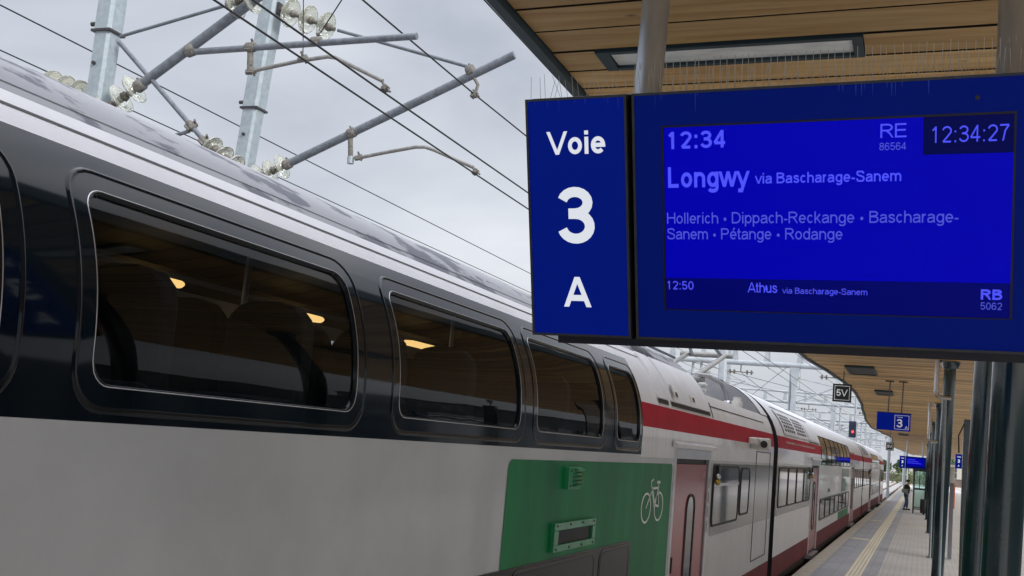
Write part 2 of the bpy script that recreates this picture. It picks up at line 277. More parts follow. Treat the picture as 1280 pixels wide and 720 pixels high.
# ------------------------------------------------------------------ lettering: a plain grotesque drawn with strokes
XH = .735
def _arc(cx, cy, rx, ry, a0, a1, n=12): return [(cx + rx * math.cos(R(a0 + (a1 - a0) * k / n)), cy + ry * math.sin(R(a0 + (a1 - a0) * k / n))) for k in range(n + 1)]
def _sp(p, n=5):
    q = [p[0]] + p + [p[-1]]; o = []
    for i in range(1, len(q) - 2):
        for k in range(n):
            t = k / n; o.append(tuple(.5 * (2 * q[i][j] + (q[i + 1][j] - q[i - 1][j]) * t + (2 * q[i - 1][j] - 5 * q[i][j] + 4 * q[i + 1][j] - q[i + 2][j]) * t * t + (3 * q[i][j] - q[i - 1][j] - 3 * q[i + 1][j] + q[i + 2][j]) * t ** 3) for j in (0, 1)))
    return o + [p[-1]]
def glyph(c, w):
    """advance, strokes (centre lines), lowest and highest y, closed flags by repeating the first point"""
    h = w / 2; sb = .06; x = XH
    def lr(W): return sb + h, W - sb - h
    lo, hi = 0, 1
    if c == ' ': return .38, [], 0, 1
    if c == '•': return .50, [_arc(.25, .38, .07, .07, 0, 360, 12)], .0, 1
    if c == '-': return .46, [[(.07, .32), (.39, .32)]], 0, 1
    if c == ':': return .38, [[(.19, -.0), (.19, w * 1.1)], [(.19, .60), (.19, .60 + w * 1.1)]], 0, 1
    if c in '0123456789':
        W = .80; l, r = lr(W); m = (l + r) / 2; a = (r - l) / 2
        S = {'0': [_arc(m, .5, a, .5 - h, 90, 450, 24)], '1': [[(.14 + h, .78 - h * .5), (.30, .84), (m + .02, 1.0)], [(m + .02, 1), (m + .02, 0)]],
             '2': [_arc(m, .71, a, .29 - h, 168, -32, 12) + [(m - .02, .30), (l + .02, h), (r, h)]],
             '3': [_arc(m - .01, (1.535 - h) / 2, a * .92, (.465 - h) / 2, 165, -90, 14) + [(m - .13, .535)], [(m - .13, .525)] + _arc(m, (h + .525) / 2, a, (.525 - h) / 2, 90, -165, 16)],
             '4': [[(r + .04, .25 + h * .3), (l - h * .6, .25 + h * .3), (W * .66, 1.0)], [(W * .66, 1), (W * .66, 0)]],
             '5': [[(r - .02, 1 - h), (l + .08, 1 - h), (l + .02, .50)] + _arc(m, .325, a, .325 - h, 135, -160, 14)],
             '6': [_arc(m, .32, a, .32 - h, 0, 360, 20), _sp([(r - .01, .78), (m + .03, 1 - h), (l + .08, .84), (l, .55), (l, .32)])],
             '7': [[(l - h * .6, 1 - h), (r, 1 - h), (m + .04, .62), (m - .1, .0)]],
             '8': [_arc(m, .755, a * .9, .245 - h, 0, 360, 18), _arc(m, .29, a, .29 - h, 0, 360, 18)], '9': [_arc(m, .68, a, .32 - h, 0, 360, 20), _sp([(l + .01, .22), (m - .03, h), (r - .08, .16), (r, .45), (r, .68)])]}
        return W, S[c], 0, 1
    W = {'A': .94, 'B': .93, 'D': 1.0, 'E': .90, 'H': .98, 'L': .78, 'P': .92, 'R': .98, 'S': .92, 'V': .92, 'a': .78, 'b': .78, 'c': .70, 'd': .78, 'e': .78, 'é': .78, 'f': .40, 'g': .78, 'h': .77, 'i': .30, 'k': .70, 'l': .30, 'm': 1.16,
         'n': .77, 'o': .78, 'p': .78, 'r': .48, 's': .70, 't': .40, 'u': .77, 'v': .70, 'w': 1.0, 'x': .70, 'y': .70, 'W': 1.3}[c]
    l, r = lr(W); m = (l + r) / 2; a = (r - l) / 2; ym = x / 2; b = ym - h
    O = _arc(m, ym, a, b, 90, 450, 24)
    def arch(l, r): return [(l, .40)] + _arc((l + r) / 2, .44, (r - l) / 2, x - h - .44, 180, 0, 10) + [(r, 0)]
    S = {'A': [[(h * .6, -.05), (W / 2, 1.08), (W - h * .6, -.05)], [(W * .22, .30), (W * .78, .30)]],
         'B': [[(l, 0), (l, 1)], [(l, 1 - h), (m, 1 - h)] + _arc(m + .03, .765, a * .82, .235 - h, 90, -90, 8) + [(l, .53)], [(l, .53), (m, .53)] + _arc(m + .05, .265 + h * .5, a * .9, .265 - h * .5, 90, -90, 8) + [(l, h)]],
         'D': [[(l, 0), (l, 1)], [(l, 1 - h), (m - .05, 1 - h)] + _arc(m - .02, .5, a + .02, .5 - h, 90, -90, 14) + [(l, h)]],
         'E': [[(r + .03, 1 - h), (l, 1 - h), (l, h), (r + .05, h)], [(l, .53), (r, .53)]], 'H': [[(l, 0), (l, 1)], [(r, 0), (r, 1)], [(l, .53), (r, .53)]],
         'L': [[(l, 1), (l, h), (r + .06, h)]], 'P': [[(l, 0), (l, 1)], [(l, 1 - h), (m + .05, 1 - h)] + _arc(m + .06, .71, a - .06, .29 - h, 90, -90, 10) + [(l, .42 + h)]],
         'R': [[(l, 0), (l, 1)], [(l, 1 - h), (m + .05, 1 - h)] + _arc(m + .04, .73, a - .07, .27 - h, 90, -90, 10) + [(l, .46 + h)], [(m, .48), (m + .16, .36), (r + .03, -.04)]],
         'S': [_sp([(r - .02, .74), (r - .1, .93 - h * .3), (m, 1 - h), (l + .05, .9), (l + .05, .66), (m, .54), (r - .04, .42), (r, .24), (r - .1, .06 + h * .5), (m, h), (l + .07, .08 + h * .4), (l - .01, .31)])],
         'V': [[(h * .5, 1.06), (W / 2, -.08), (W - h * .5, 1.06)]], 'a': [_arc(m + .0, .52, a - .02, x - h - .52, 170, 0, 10) + [(r - .02, .12), (r + .02, -.0)], _sp([(r - .02, .43), (m, .405), (l + .05, .34), (l, .215), (l + .06, h + .01), (m - .03, h), (m + .14, .06 + h), (r - .02, .24)])],
         'c': [_arc(m, ym, a, b, 42, 322, 16)], 'e': [[(l, ym), (r, ym)] + _arc(m, ym, a, b, 0, 318, 20)[1:]], 'o': [O], 'p': [O, [(l, x), (l, -.27)]], 'd': [O, [(r, 1), (r, 0)]], 'b': [O, [(l, 1), (l, 0)]],
         'g': [O, [(r, x), (r, -.02)] + _arc(m, -.03, a, .24 - h, 0, -155, 10)], 'h': [[(l, 0), (l, 1)], arch(l, r)], 'n': [[(l, 0), (l, x)], arch(l, r)], 'm': [[(l, 0), (l, x)], arch(l, m), arch(m, r)],
         'i': [[(W / 2, 0), (W / 2, x)], [(W / 2, 1 - w * .95), (W / 2, 1)]], 'l': [[(W / 2, 0), (W / 2, 1)]], 'k': [[(l, 0), (l, 1)], [(r, x + .04), (l, .26)], [(l + .18, .42), (r + .04, -.04)]],
         'r': [[(l, 0), (l, x)], [(l, .38)] + _arc(r + .02, .40, r - l + .02, x - h - .40, 180, 85, 8)], 's': [_sp([(r - .01, .53), (r - .09, x - h - .03), (m, x - h), (l + .05, x - h - .04), (l + .05, .47), (m, .385), (r - .03, .31), (r, .19), (r - .09, h + .03), (m, h), (l + .07, h + .04), (l - .01, .22)])],
         't': [[(.17, .95), (.17, .16), (.22, h + .01), (.37, h)], [(.02, x - h), (.36, x - h)]], 'f': [[(.17, 0), (.17, .84), (.24, 1 - h), (.38, 1 - h)], [(.02, x - h), (.36, x - h)]], 'u': [[(r, x), (r, 0)], [(l, x), (l, .29)] + _arc(m, .29, a, .29 - h, 180, 360, 10)],
         'v': [[(h * .5, x + .05), (W / 2, -.07), (W - h * .5, x + .05)]], 'w': [[(h * .4, x + .05), (W * .28, -.07), (W / 2, x + .02), (W * .72, -.07), (W - h * .4, x + .05)]], 'x': [[(h, x), (r, 0)], [(r, x), (h, 0)]],
         'y': [[(h * .5, x + .05), (W / 2 + .01, .02)], [(W - h * .5, x + .05), (W / 2, .02), (W / 2 - .07, -.20), (W / 2 - .13, -.27 + h), (.08, -.27 + h)]]}
    if c == 'é': st = S['e'] + [[(m - .02, x + .08), (m + .14, 1.05)]]; return W, st, 0, 1.06
    top = x if c in 'vwy' else 1.0
    return W, S[c], (-.27 if c in 'gpy' else 0), top
def split_sharp(strokes, w):
    out = []
    for st in strokes:
        p = [Vector(q) for q in st]; cur = [p[0]]
        for i in range(1, len(p) - 1):
            cur.append(p[i]); a = (p[i] - p[i - 1]).normalized(); b = (p[i + 1] - p[i]).normalized()
            if a.dot(b) < -.25: out.append(cur); cur = [p[i]]
        cur.append(p[-1]); out.append(cur)
    return out
def ribbon_mesh(strokes, w, lo, hi, dx, vs, fs, lift0=0.):
    strokes = split_sharp(strokes, w)
    for si, st in enumerate(strokes):
        p = [Vector(q) for q in st]; closed = (p[0] - p[-1]).length < 1e-4 and len(p) > 3; n = len(p); o = len(vs)
        for i in range(n):
            d0 = (p[i] - p[i - 1]).normalized() if i > 0 else ((p[-1] - p[-2]).normalized() if closed else None)
            d1 = (p[i + 1] - p[i]).normalized() if i < n - 1 else ((p[1] - p[0]).normalized() if closed else None)
            if d0 is None: d0 = d1
            if d1 is None: d1 = d0
            t = (d0 + d1); t = t.normalized() if t.length > 1e-6 else d1; nn = Vector((-t.y, t.x)); k = max(.38, nn.dot(Vector((-d1.y, d1.x))))
            for s in (1, -1):
                q = p[i] + nn * (s * w / 2 / k); vs.append((q.x + dx, min(hi, max(lo, q.y)), lift0 + si * .00015))
        for i in range(n - 1): fs.append((o + 2 * i + 1, o + 2 * i + 3, o + 2 * i + 2, o + 2 * i))
def text_mesh(txt, weight=.13):
    vs, fs, x = [], [], 0.
    for k, c in enumerate(txt):
        W, st, lo, hi = glyph(c, weight)
        ribbon_mesh(st, weight if c != '•' else .139, lo, hi, x, vs, fs, (k % 2) * .0002); x += W
    me = bpy.data.meshes.new('lettering'); me.from_pydata(vs, [], fs); return me
def lettering(name, txt, mat, parent, org, u, v, x0, x1, y0, y1, weight=.13, lift=.004):
    """flat lettering in the plane (org, u, v); y0..y1 is baseline to cap height, x0..x1 the ink width"""
    me = text_mesh(txt, weight); xs = [q.co.x for q in me.vertices]; a, b = min(xs), max(xs); nrm = u.cross(v)
    sx = (x1 - x0) / (b - a); sy = (y1 - y0)
    for q in me.vertices: q.co = org + u * (x0 + (q.co.x - a) * sx) + v * (y0 + q.co.y * sy) + nrm * (lift + q.co.z)
    me.materials.clear(); me.materials.append(mat); me.name = name
    o = bpy.data.objects.new(name, me); C.objects.link(o); attach(o, parent); o['kind'] = 'stuff'; return o

# ------------------------------------------------------------------ setting: ground, tracks, platform
struct(MB().add([(-900, -60, -1.0), (900, -60, -1.0), (900, 3000, -1.0), (-900, 3000, -1.0)], [(0, 1, 2, 3)]).build('ground', m_grd))
struct(MB().add([(-34, -40, -.80), (-2.36, -40, -.80), (-2.36, 420, -.80), (-34, 420, -.80)], [(0, 1, 2, 3)]).build('track_bed', m_ball))
def rail_pair(xc, y0=-30, y1=400, label='', cur=None):
    t = thing('railway_track', label, 'railway track', (xc, y0, -.8), 'tracks beside the platform')
    for s in (-.74, .74):
        m = MB(); r = []
        ys = [y0 + (y1 - y0) * i / 60 for i in range(61)] if cur else [y0, y1]
        for a, b in zip(ys[:-1], ys[1:]):
            xa = xc + s + (cur(a) if cur else 0); xb = xc + s + (cur(b) if cur else 0)
            for w, z0, z1 in ((.07, -.72, -.70), (.012, -.70, -.59), (.036, -.59, -.55)):
                m.add([(xa - w, a, z0), (xa + w, a, z0), (xa + w, a, z1), (xa - w, a, z1), (xb - w, b, z0), (xb + w, b, z0), (xb + w, b, z1), (xb - w, b, z1)],
                      [(0, 1, 5, 4), (1, 2, 6, 5), (2, 3, 7, 6), (3, 0, 4, 7)])
        m.build('rail', m_rail, t)
    m = MB(); k = 0; y = y0
    while y < y1:
        c = cur(y) if cur else 0
        m.box(xc - 1.25 + c, xc + 1.25 + c, y, y + .25, -.85, -.73); y += .62
    m.build('sleepers', m_conc, t, kind='stuff')
    return t
for i, (xc, lb) in enumerate(((-3.9, 'track under the waiting double-deck train, running on past its far end'),
        (-8.1, 'second track, just behind the waiting train'), (-12.3, 'third track from the platform, behind the train'),
        (-16.5, 'fourth track from the platform, far behind the train'), (-20.7, 'outermost track, farthest from the platform'))):
    rail_pair(xc, label=lb)
rail_pair(-3.9, 96, 150, 'curved crossover track bending away left past the train end', cur=lambda y: -4.2 * (lambda q: q * q * (3 - 2 * q))(min(1, max(0, (y - 96) / 50))))
PXE = -2.335
pf = MB().box(PXE + .30, 5.2, -12, 175, -.80, -.02)
struct(pf.build('platform', m_pavg))
struct(MB().box(-2.035, -.80, -12, 175, -.02, -.006).build('platform_blue_paving', m_pavb))
wall = MB().box(PXE + .08, PXE + .30, -12, 175, -.95, -.10); struct(wall.build('platform_edge_wall', m_conc))
pslab = None; pedge = struct(MB().box(PXE + .06, PXE + .295, 62, 175, -.10, -.001).build('platform_edge', m_edge))
for i in range(74):
    y = -12 + i
    if pslab is None:
        pslab = MB().box(PXE, PXE + .298, 0.006, .994, -.10, 0).build('edge_slab', m_edge, pedge); o = pslab
    else: o = pslab.copy(); C.objects.link(o)
    o.location = (0, y, random.uniform(-.002, .002))
tm = MB()
for k in range(4):
    x = -1.41 + k * .082
    tm.add([(x, -12, -.004), (x + .012, -12, .006), (x + .048, -12, .006), (x + .06, -12, -.004), (x, 175, -.004), (x + .012, 175, .006), (x + .048, 175, .006), (x + .06, 175, -.004)],
           [(0, 1, 5, 4), (1, 2, 6, 5), (2, 3, 7, 6)])
struct(tm.build('tactile_guide_strip', m_tact))
struct(MB().box(-1.42, -1.11, -12, 175, -.0058, -.0045).build('tactile_strip_base', m_edge))
for i, y in enumerate((36.5, 50.0)):
    struct(MB().box(-2.0, -1.44, y, y + .5, -.005, .004).build('tactile_crossing_slab', m_tact))
# thin drainage line across the platform
struct(MB().box(-1.1, 2.5, 50.1, 50.35, -.018, .0).build('paving_joint_band', m_edge))
# far platform side tracks
struct(MB().add([(5.2, -40, -.80), (22, -40, -.80), (22, 420, -.80), (5.2, 420, -.80)], [(0, 1, 2, 3)]).build('track_bed', m_ball))

# ------------------------------------------------------------------ the train
def P(s, off=0.0):
    """point on the carriage cross-section: s is the distance up the side from the bend at 2.38 m"""
    K = 1.3
    def raw(s):
        if s < 0: return Vector((-2.5, 2.38 + s))
        th = s / K
        if th <= math.pi:
            return Vector((-2.5 - 1.4 * (1 - math.cos(th)), 2.38 + 1.27 * max(0, math.sin(th)) ** .909))
        return Vector((-5.3, 2.38 - (s - K * math.pi)))
    p = raw(s)
    if off:
        e = .01; t = (raw(s + e) - raw(s - e)).normalized(); n = Vector((t.y, -t.x)); p = p + n * off
    return p
def z2s(z):
    if z <= 2.38: return z - 2.38
    return 1.3 * math.asin(min(1, ((z - 2.38) / 1.27) ** (1 / .909)))
SEND = 1.3 * math.pi
def skin(name, parent, y0, y1, s0, s1, mat, off=0., mb=None, ds=.05, ny=1, **kw):
    cuts = [s0]
    a = s0
    if a < 0 and s1 > 0: cuts.append(0.0); a = 0.0
    if s1 > 0:
        a = max(a, 0); e = min(s1, SEND); n = max(1, int(math.ceil((e - a) / ds)))
        cuts += [a + (e - a) * i / n for i in range(1, n + 1)]
        if s1 > SEND: cuts.append(s1)
    else: cuts.append(s1)
    m = mb or MB(); o = len(m.v); vs = []
    for s in cuts:
        p = P(s, off)
        for j in range(ny + 1): vs.append((p.x, y0 + (y1 - y0) * j / ny, p.y))
    w = ny + 1
    fs = [(i * w + j, i * w + j + 1, (i + 1) * w + j + 1, (i + 1) * w + j) for i in range(len(cuts) - 1) for j in range(ny)]
    m.add(vs, fs, True); m.keep = True
    if mb: return m
    return m.build(name, mat, parent, **kw)
def rr(y0, y1, s0, s1, r, N=6, Ms=10, My=3):
    r = max(r, .001); pts = []
    def arc(cy, cs, a0):
        for k in range(N + 1):
            a = a0 + math.pi / 2 * k / N; pts.append((cy + r * math.cos(a), cs + r * math.sin(a)))
    arc(y1 - r, s1 - r, 0)
    for k in range(1, My): pts.append((y1 - r + (y0 - y1 + 2 * r) * k / My, s1))
    arc(y0 + r, s1 - r, math.pi / 2)
    for k in range(1, Ms): pts.append((y0, s1 - r + (s0 - s1 + 2 * r) * k / Ms))
    arc(y0 + r, s0 + r, math.pi)
    for k in range(1, My): pts.append((y0 + r + (y1 - y0 - 2 * r) * k / My, s0))
    arc(y1 - r, s0 + r, 1.5 * math.pi)
    for k in range(1, Ms): pts.append((y1, s0 + r + (s1 - s0 - 2 * r) * k / Ms))
    return pts
def ring(y0, y1, s0, s1, r, steps):
    """steps: list of (inset, offset)"""
    m = MB(); vs = []; n = 0
    for ins, off in steps:
        pts = rr(y0 + ins, y1 - ins, s0 + ins, s1 - ins, r - ins * .6); n = len(pts)
        for (y, s) in pts: p = P(s, off); vs.append((p.x, y, p.y))
    fs = [(i * n + k, i * n + (k + 1) % n, (i + 1) * n + (k + 1) % n, (i + 1) * n + k) for i in range(len(steps) - 1) for k in range(n)]
    m.keep = True; return m.add(vs, fs, True)
def plate(y0, y1, s0, s1, r, off, thick=.0):
    m = MB(); n = 5; cs = [s0 + r * (1 - math.cos(math.pi / 2 * k / n)) for k in range(n + 1)]
    mid = max(2, int((s1 - s0 - 2 * r) / .05)); a = s0 + r; b = s1 - r
    cs += [a + (b - a) * k / mid for k in range(1, mid)]; cs += [s1 - r * (1 - math.cos(math.pi / 2 * (n - k) / n)) for k in range(n + 1)]
    vs = []
    for s in cs:
        d = 0
        if s < s0 + r: q = s0 + r - s; d = r - math.sqrt(max(0, r * r - q * q))
        elif s > s1 - r: q = s - (s1 - r); d = r - math.sqrt(max(0, r * r - q * q))
        p = P(s, off); vs += [(p.x, y0 + d, p.y), (p.x, y1 - d, p.y)]
    m.add(vs, [(2 * i, 2 * i + 1, 2 * i + 3, 2 * i + 2) for i in range(len(cs) - 1)], True); m.keep = True; return m
Z = z2s
FRAME = [(-.004, .0005), (0, .001), (.003, .005), (.007, .0058), (.012, .004), (.016, .0015), (.019, .0012), (.025, .0012), (.080, .0012), (.088, .0012), (.091, .0008), (.095, -.006), (.100, -.02)]
FRAME2 = [(0, .0), (.004, .012), (.016, .014), (.03, .004)]
S_BANDTOP = Z(3.125); S_SEAM = Z(3.205); S_ROOF = Z(3.27)

def car_common(t, y0, y1, doors, centre, first):
    """body strips, stripes, skirt, roof, doors, underframe of a carriage from y0 to y1"""
    cy0, cy1 = centre
    g = .04
    # red upper stripe, white shoulder
    segs = [(y0, cy0), (cy1, y1)]
    lo = MB(); sk = MB()
    cutsd = sorted(doors)
    def runs(a, b):
        cur = a; outp = []
        for d0, d1 in cutsd:
            if d1 <= a or d0 >= b: continue
            if d0 > cur: outp.append((cur, d0))
            cur = max(cur, d1)
        if cur < b: outp.append((cur, b))
        return outp
    for a, b in runs(y0, y1):
        skin('', None, a, b, .07 - 2.38, .47 - 2.38, None, mb=sk)
        n = max(1, int((b - a) / 2))
        skin('', None, a, b, .47 - 2.38, 2.195 - 2.38, None, mb=lo, ny=n)
    sk.build('lower_red_stripe', m_redlow, t)
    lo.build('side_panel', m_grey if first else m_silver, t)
    for a, b in segs:
        if b - a < .1: continue
        skin('upper_side_panel', t, a, b, 2.195 - 2.38, Z(2.488), m_silver)
        skin('upper_red_stripe', t, a, b, Z(2.488), Z(2.722), m_red)
    # far side, simple
    return runs

def door(t, y0, y1, z1, slot=True):
    d = MB().box(-2.545, -2.515, y0 + .07, y1 - .05, .10, z1 - .06)
    leaf = d.build('door', m_door, t, bevel=.004)
    MB().box(-2.60, -2.546, y0, y1, .0, z1).build('doorway_seal', m_dark, t)
    # slim window in the door leaf
    w0 = y0 + .42 * (y1 - y0); w1 = y0 + .64 * (y1 - y0)
    m = MB(); 
    pts = rr(w0, w1, .62, z1 - .44, .16, My=2, Ms=4); n = len(pts)
    m.add([(-2.512, y, s) for y, s in pts], [tuple(range(n))]); m.build('door_window', m_dglass, leaf)
    m = MB(); vs = []
    for ins, x in ((-.035, -2.514), (-.03, -2.502), (-.005, -2.502), (.0, -2.512)):
        vs += [(x, y, s) for y, s in rr(w0 + ins, w1 - ins, .62 + ins, z1 - .44 - ins, .16 - ins, My=2, Ms=4)]
    m.add(vs, [(i * n + k, i * n + (k + 1) % n, (i + 1) * n + (k + 1) % n, (i + 1) * n + k) for i in range(3) for k in range(n)], True)
    m.build('window_gasket', m_dark, leaf)
    # door surround and rain gutter
    s = MB(); 
    s.box(-2.54, -2.488, y0 - .10, y0, .05, z1 + .11); s.box(-2.54, -2.488, y1, y1 + .10, .05, z1 + .11); s.box(-2.54, -2.488, y0, y1, z1, z1 + .11)
    s.build('door_surround', m_steel, t, bevel=.006)
    MB().prism([(-2.49, y0 - .25, z1 + .125), (-2.455, y0 - .25, z1 + .12), (-2.44, y0 - .25, z1 + .16), (-2.49, y0 - .25, z1 + .19)], (0, y1 - y0 + .5, 0)).build('rain_gutter', m_steel, t)
    MB().box(-2.60, -2.33 - .08, y0 + .05, y1 - .05, -.06, .02).build('door_step', m_steel, t)
    MB().box(-2.512, -2.500, y0 + .14, y0 + .17, .95, 1.12).build('door_handle', m_dark, leaf)
def underframe(t, y0, y1):
    MB().box(-5.2, -2.58, y0 + .1, y1 - .1, -.18, .12).build('underframe', m_under, t)
    for yc in (y0 + 3.2, y1 - 3.2):
        b = MB(); b.box(-2.78, -2.62, yc - 1.9, yc + 1.9, -.38, -.12); b.box(-2.75, -2.64, yc - .5, yc + .5, -.2, .04)
        for q in (-1.25, 1.25): b.box(-2.72, -2.56, yc + q - .16, yc + q + .16, -.42, -.10); b.tube([(-2.68, yc + q + .3, -.3), (-2.68, yc + q + .3, .05)], .06, 8)
        bo = b.build('bogie', m_under, t)
        for q in (-1.25, 1.25):
            for x in (-3.22, -4.72):
                MB().lathe([(.10, 0), (.43, 0), (.43, .02), (.46, .03), (.46, .12), (.40, .13), (.12, .13)], (x, yc + q, -.10), (1, 0, 0), 22).build('wheel', m_under, bo)
def hbar(x0, x1, y0, y1, z0, z1, name, mat, par, **k): return MB().box(x0, x1, y0, y1, z0, z1).build(name, mat, par, **k)
def side_window(t, y0, y1, z0, z1, r=.06, bars=(), off=.006, mat=None):
    w = plate(y0, y1, Z(z0), Z(z1), r, off).build('window', mat or m_dglass, t)
    ring(y0 - .02, y1 + .02, Z(z0) - .02, Z(z1) + .02, r + .02, [(0, off - .004), (.003, off + .008), (.02, off + .010), (.032, off + .001)]).build('window_gasket', m_dark, w)
    for b in bars:
        skin('window_bar', w, b - .02, b + .02, Z(z0) + .02, Z(z1) - .02, m_dark, off + .004)
    return w

# ---- carriage 1, nearest
Y0, Y1 = -7.2, 20.25
t1 = thing('railway_carriage', 'nearest double-deck carriage with black upper window band and green bicycle panel', 'train carriage', (-3.9, 6.5, -.55), 'carriages of the train')
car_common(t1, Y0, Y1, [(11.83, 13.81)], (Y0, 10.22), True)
# black upper band with real openings
WIN = [(-4.10, -2.10), (-1.80, .22), (.50, 2.47), (2.69, 4.62), (4.90, 6.89), (7.05, 8.92), (9.19, 10.21)]
S0w, S1w = Z(2.245), Z(3.06)
hs0, hs1 = S0w + .06, S1w - .06
band = MB()
skin('', None, Y0, 10.22, 2.195 - 2.38, Z(2.215), None, mb=band)   # hidden filler under the band edge
band.build('side_panel', m_grey, t1)
band = MB()
skin('', None, Y0, 10.22, Z(2.215), hs0, None, mb=band); skin('', None, Y0, 10.22, hs1, S_BANDTOP, None, mb=band)
cur = Y0
for a, b in WIN:
    skin('', None, cur, a + .06, hs0, hs1, None, mb=band); cur = b - .06
skin('', None, cur, 10.22, hs0, hs1, None, mb=band)
bo = band.build('window_band', m_black, t1)
for a, b in WIN:
    w = plate(a + .09, b - .09, S0w + .09, S1w - .09, .07, -.016).build('window_pane', g_win, t1)
    ring(a, b, S0w, S1w, .15, FRAME).build('window_frame', m_black, w)
    ring(a + .084, b - .084, S0w + .084, S1w - .084, .09, [(0, .0013), (.0006, .0024), (.0026, .0024), (.0036, .0011)]).build('glazing_bead', m_steel, w)
# roof
skin('roof_shoulder', t1, Y0, 14.12, S_BANDTOP, S_ROOF, m_white)
skin('roof_shoulder', t1, 10.22, 14.12, Z(2.722), S_BANDTOP, m_white)
skin('roof_skin', t1, Y0, 14.12, S_ROOF, SEND - S_ROOF, m_roof, ds=.08)
skin('roof_seam', t1, Y0, 13.0, S_SEAM - .007, S_SEAM + .007, m_dark, .003)
skin('roof_joint', t1, Y0, 13.0, S_ROOF + .06, S_ROOF + .067, m_dark, .002)
skin('far_side_panel', t1, Y0, 14.12, SEND - S_ROOF, SEND - Z(3.0), m_white)
# far wall with openings for the far windows
fw = MB()
sA, sB = SEND - Z(3.0), SEND + .06
skin('', None, Y0, 14.12, sB, SEND + 2.3, None, mb=fw)
cur = Y0
for a, b in WIN:
    skin('', None, cur, a + .12, sA, sB, None, mb=fw); cur = b - .12
skin('', None, cur, 14.12, sA, sB, None, mb=fw); fw.build('far_wall', m_intdark, t1)
for a, b in WIN[1:]:
    skin('far_window_pane', t1, a + .11, b - .11, sA, sB, g_far, .004)
# recessed roof well with bulkhead, shoulder fairing past the well
SH = Z(3.03)
skin('roof_shoulder', t1, 14.12, Y1, Z(2.722), SH, m_white)
skin('far_side_panel', t1, 14.12, Y1, SEND - SH, SEND + 2.3, m_white)
hbar(-5.12, -2.68, 14.14, 19.3, 2.98, 3.025, 'roof_well_floor', m_roof, t1)
def arch(y, s0, s1, thick):
    pts = [P(s0 + (s1 - s0) * k / 24) for k in range(25)]
    return MB().prism([(p.x, y, p.y) for p in pts], (0, thick, 0))
arch(14.02, SH, SEND - SH, .1).build('roof_end_bulkhead', m_white, t1)
arch(19.34, Z(3.0), SEND - Z(3.0), .07).build('roof_end_bulkhead', pm('bulkhead_grey', (.30, .30, .32), rough=.6), t1)
skin('roof_skin', t1, 19.38, Y1, Z(3.03), SEND - Z(3.03), m_white, .012)
arch(Y1 - .06, Z(2.2), SEND - Z(2.2), .05).build('car_end_panel', m_dark, t1)
# pantograph gear in the well
MB().lathe([(.10, 0), (.10, .18), (.07, .20), (.07, .26)], (-3.02, 19.0, 3.02), (0, 0, 1), 14).build('roof_insulator', m_camw, t1)
pt = MB()
for x in (-3.55, -4.25):
    pt.tube([(x, 17.6, 3.45), (x, 20.55, 4.12)], .045, 8)
pt.tube([(-4.45, 17.6, 3.45), (-3.35, 17.6, 3.45)], .07, 8); pt.tube([(-4.4, 20.55, 4.12), (-3.4, 20.55, 4.12)], .05, 8)
pan = pt.build('pantograph', m_arm, t1)
pt = MB()
for x in (-3.62, -4.18): pt.tube([(x, 20.55, 4.12), (-3.9 + (x + 3.9) * .3, 18.4, 4.60)], .034, 8)
pt.tube([(-4.7, 18.4, 4.56), (-4.4, 18.4, 4.62), (-3.4, 18.4, 4.62), (-3.1, 18.4, 4.56)], .03, 8)
pt.build('pantograph_arm', m_pipe, pan)
pt = MB(); pt.tube([(-3.4, 17.2, 3.50), (-3.35, 17.9, 3.54), (-3.3, 18.9, 3.50), (-3.25, 19.15, 3.35), (-3.22, 19.2, 3.22)], .035, 8); pt.lathe([(.08, 0), (.08, .08), (.05, .10)], (-3.22, 19.2, 3.12), (0, 0, 1), 12)
pt.build('roof_cable', m_steel, t1)
for x in (-3.3, -4.5):
    q = MB(); 
    for k in range(4): q.lathe([(.045, 0), (.09, .03), (.09, .05), (.045, .08)], (x, 17.2, 3.03 + k * .09), (0, 0, 1), 12)
    q.build('roof_insulator', m_insul, t1)
# roof edge grille and rail near the well
gm = MB()
for k in range(7): 
    p = P(S_ROOF + .03, .01); q = P(S_ROOF + .20, .01); y = 11.2 + k * .14
    gm.add([(p.x, y, p.y), (p.x, y + .09, p.y), (q.x, y + .09, q.y), (q.x, y, q.y)], [(0, 1, 2, 3)])
gm.build('roof_grille', m_dark, t1)
p = P(S_ROOF + .26, .05)
MB().tube([(p.x, 10.9, p.y), (p.x, 13.9, p.y)], .018, 6).build('roof_rail', m_pipe, t1)
# shoulder hatches
def hatch(y0, y1, z0, z1):
    h = plate(y0, y1, Z(z0), Z(z1), .03, .018).build('roof_hatch', m_white, t1)
    ring(y0 - .0, y1 + .0, Z(z0), Z(z1), .03, [(0, .0), (.001, .018)]).build('hatch_edge', m_white, h)
    skin('hatch_slot', h, y0 + .02, y1 - .02, Z(z0) - .052, Z(z0) - .004, m_dark, .008)
    return h
hatch(10.97, 11.50, 2.80, 3.26); h2 = hatch(11.60, 13.98, 2.80, 3.26)
skin('vent_block', h2, 11.66, 11.78, Z(2.84), Z(2.97), m_steel, .035); skin('latch', h2, 11.92, 12.02, Z(2.86), Z(2.91), m_bolt, .026)
skin('warning_sticker', h2, 12.75, 12.80, Z(2.85), Z(2.93), pm('sticker_yellow', (.55, .5, .2)), .022); skin('latch', h2, 12.9, 13.0, Z(2.86), Z(2.91), m_bolt, .026)
skin('panel_gap', t1, 14.10, 14.16, Z(2.735), Z(2.93), m_dark, .004)
skin('panel_gap', t1, 14.16, 19.3, Z(2.875), Z(2.89), m_dark, .004)
# green bicycle panel
gp = MB(); pts = rr(6.65, 11.66, .50, 2.135, .07, My=2, Ms=2); n = len(pts); gp.add([(-2.4965, y, z) for y, z in pts], [tuple(range(n))])
gpo = gp.build('green_panel', m_green, t1)
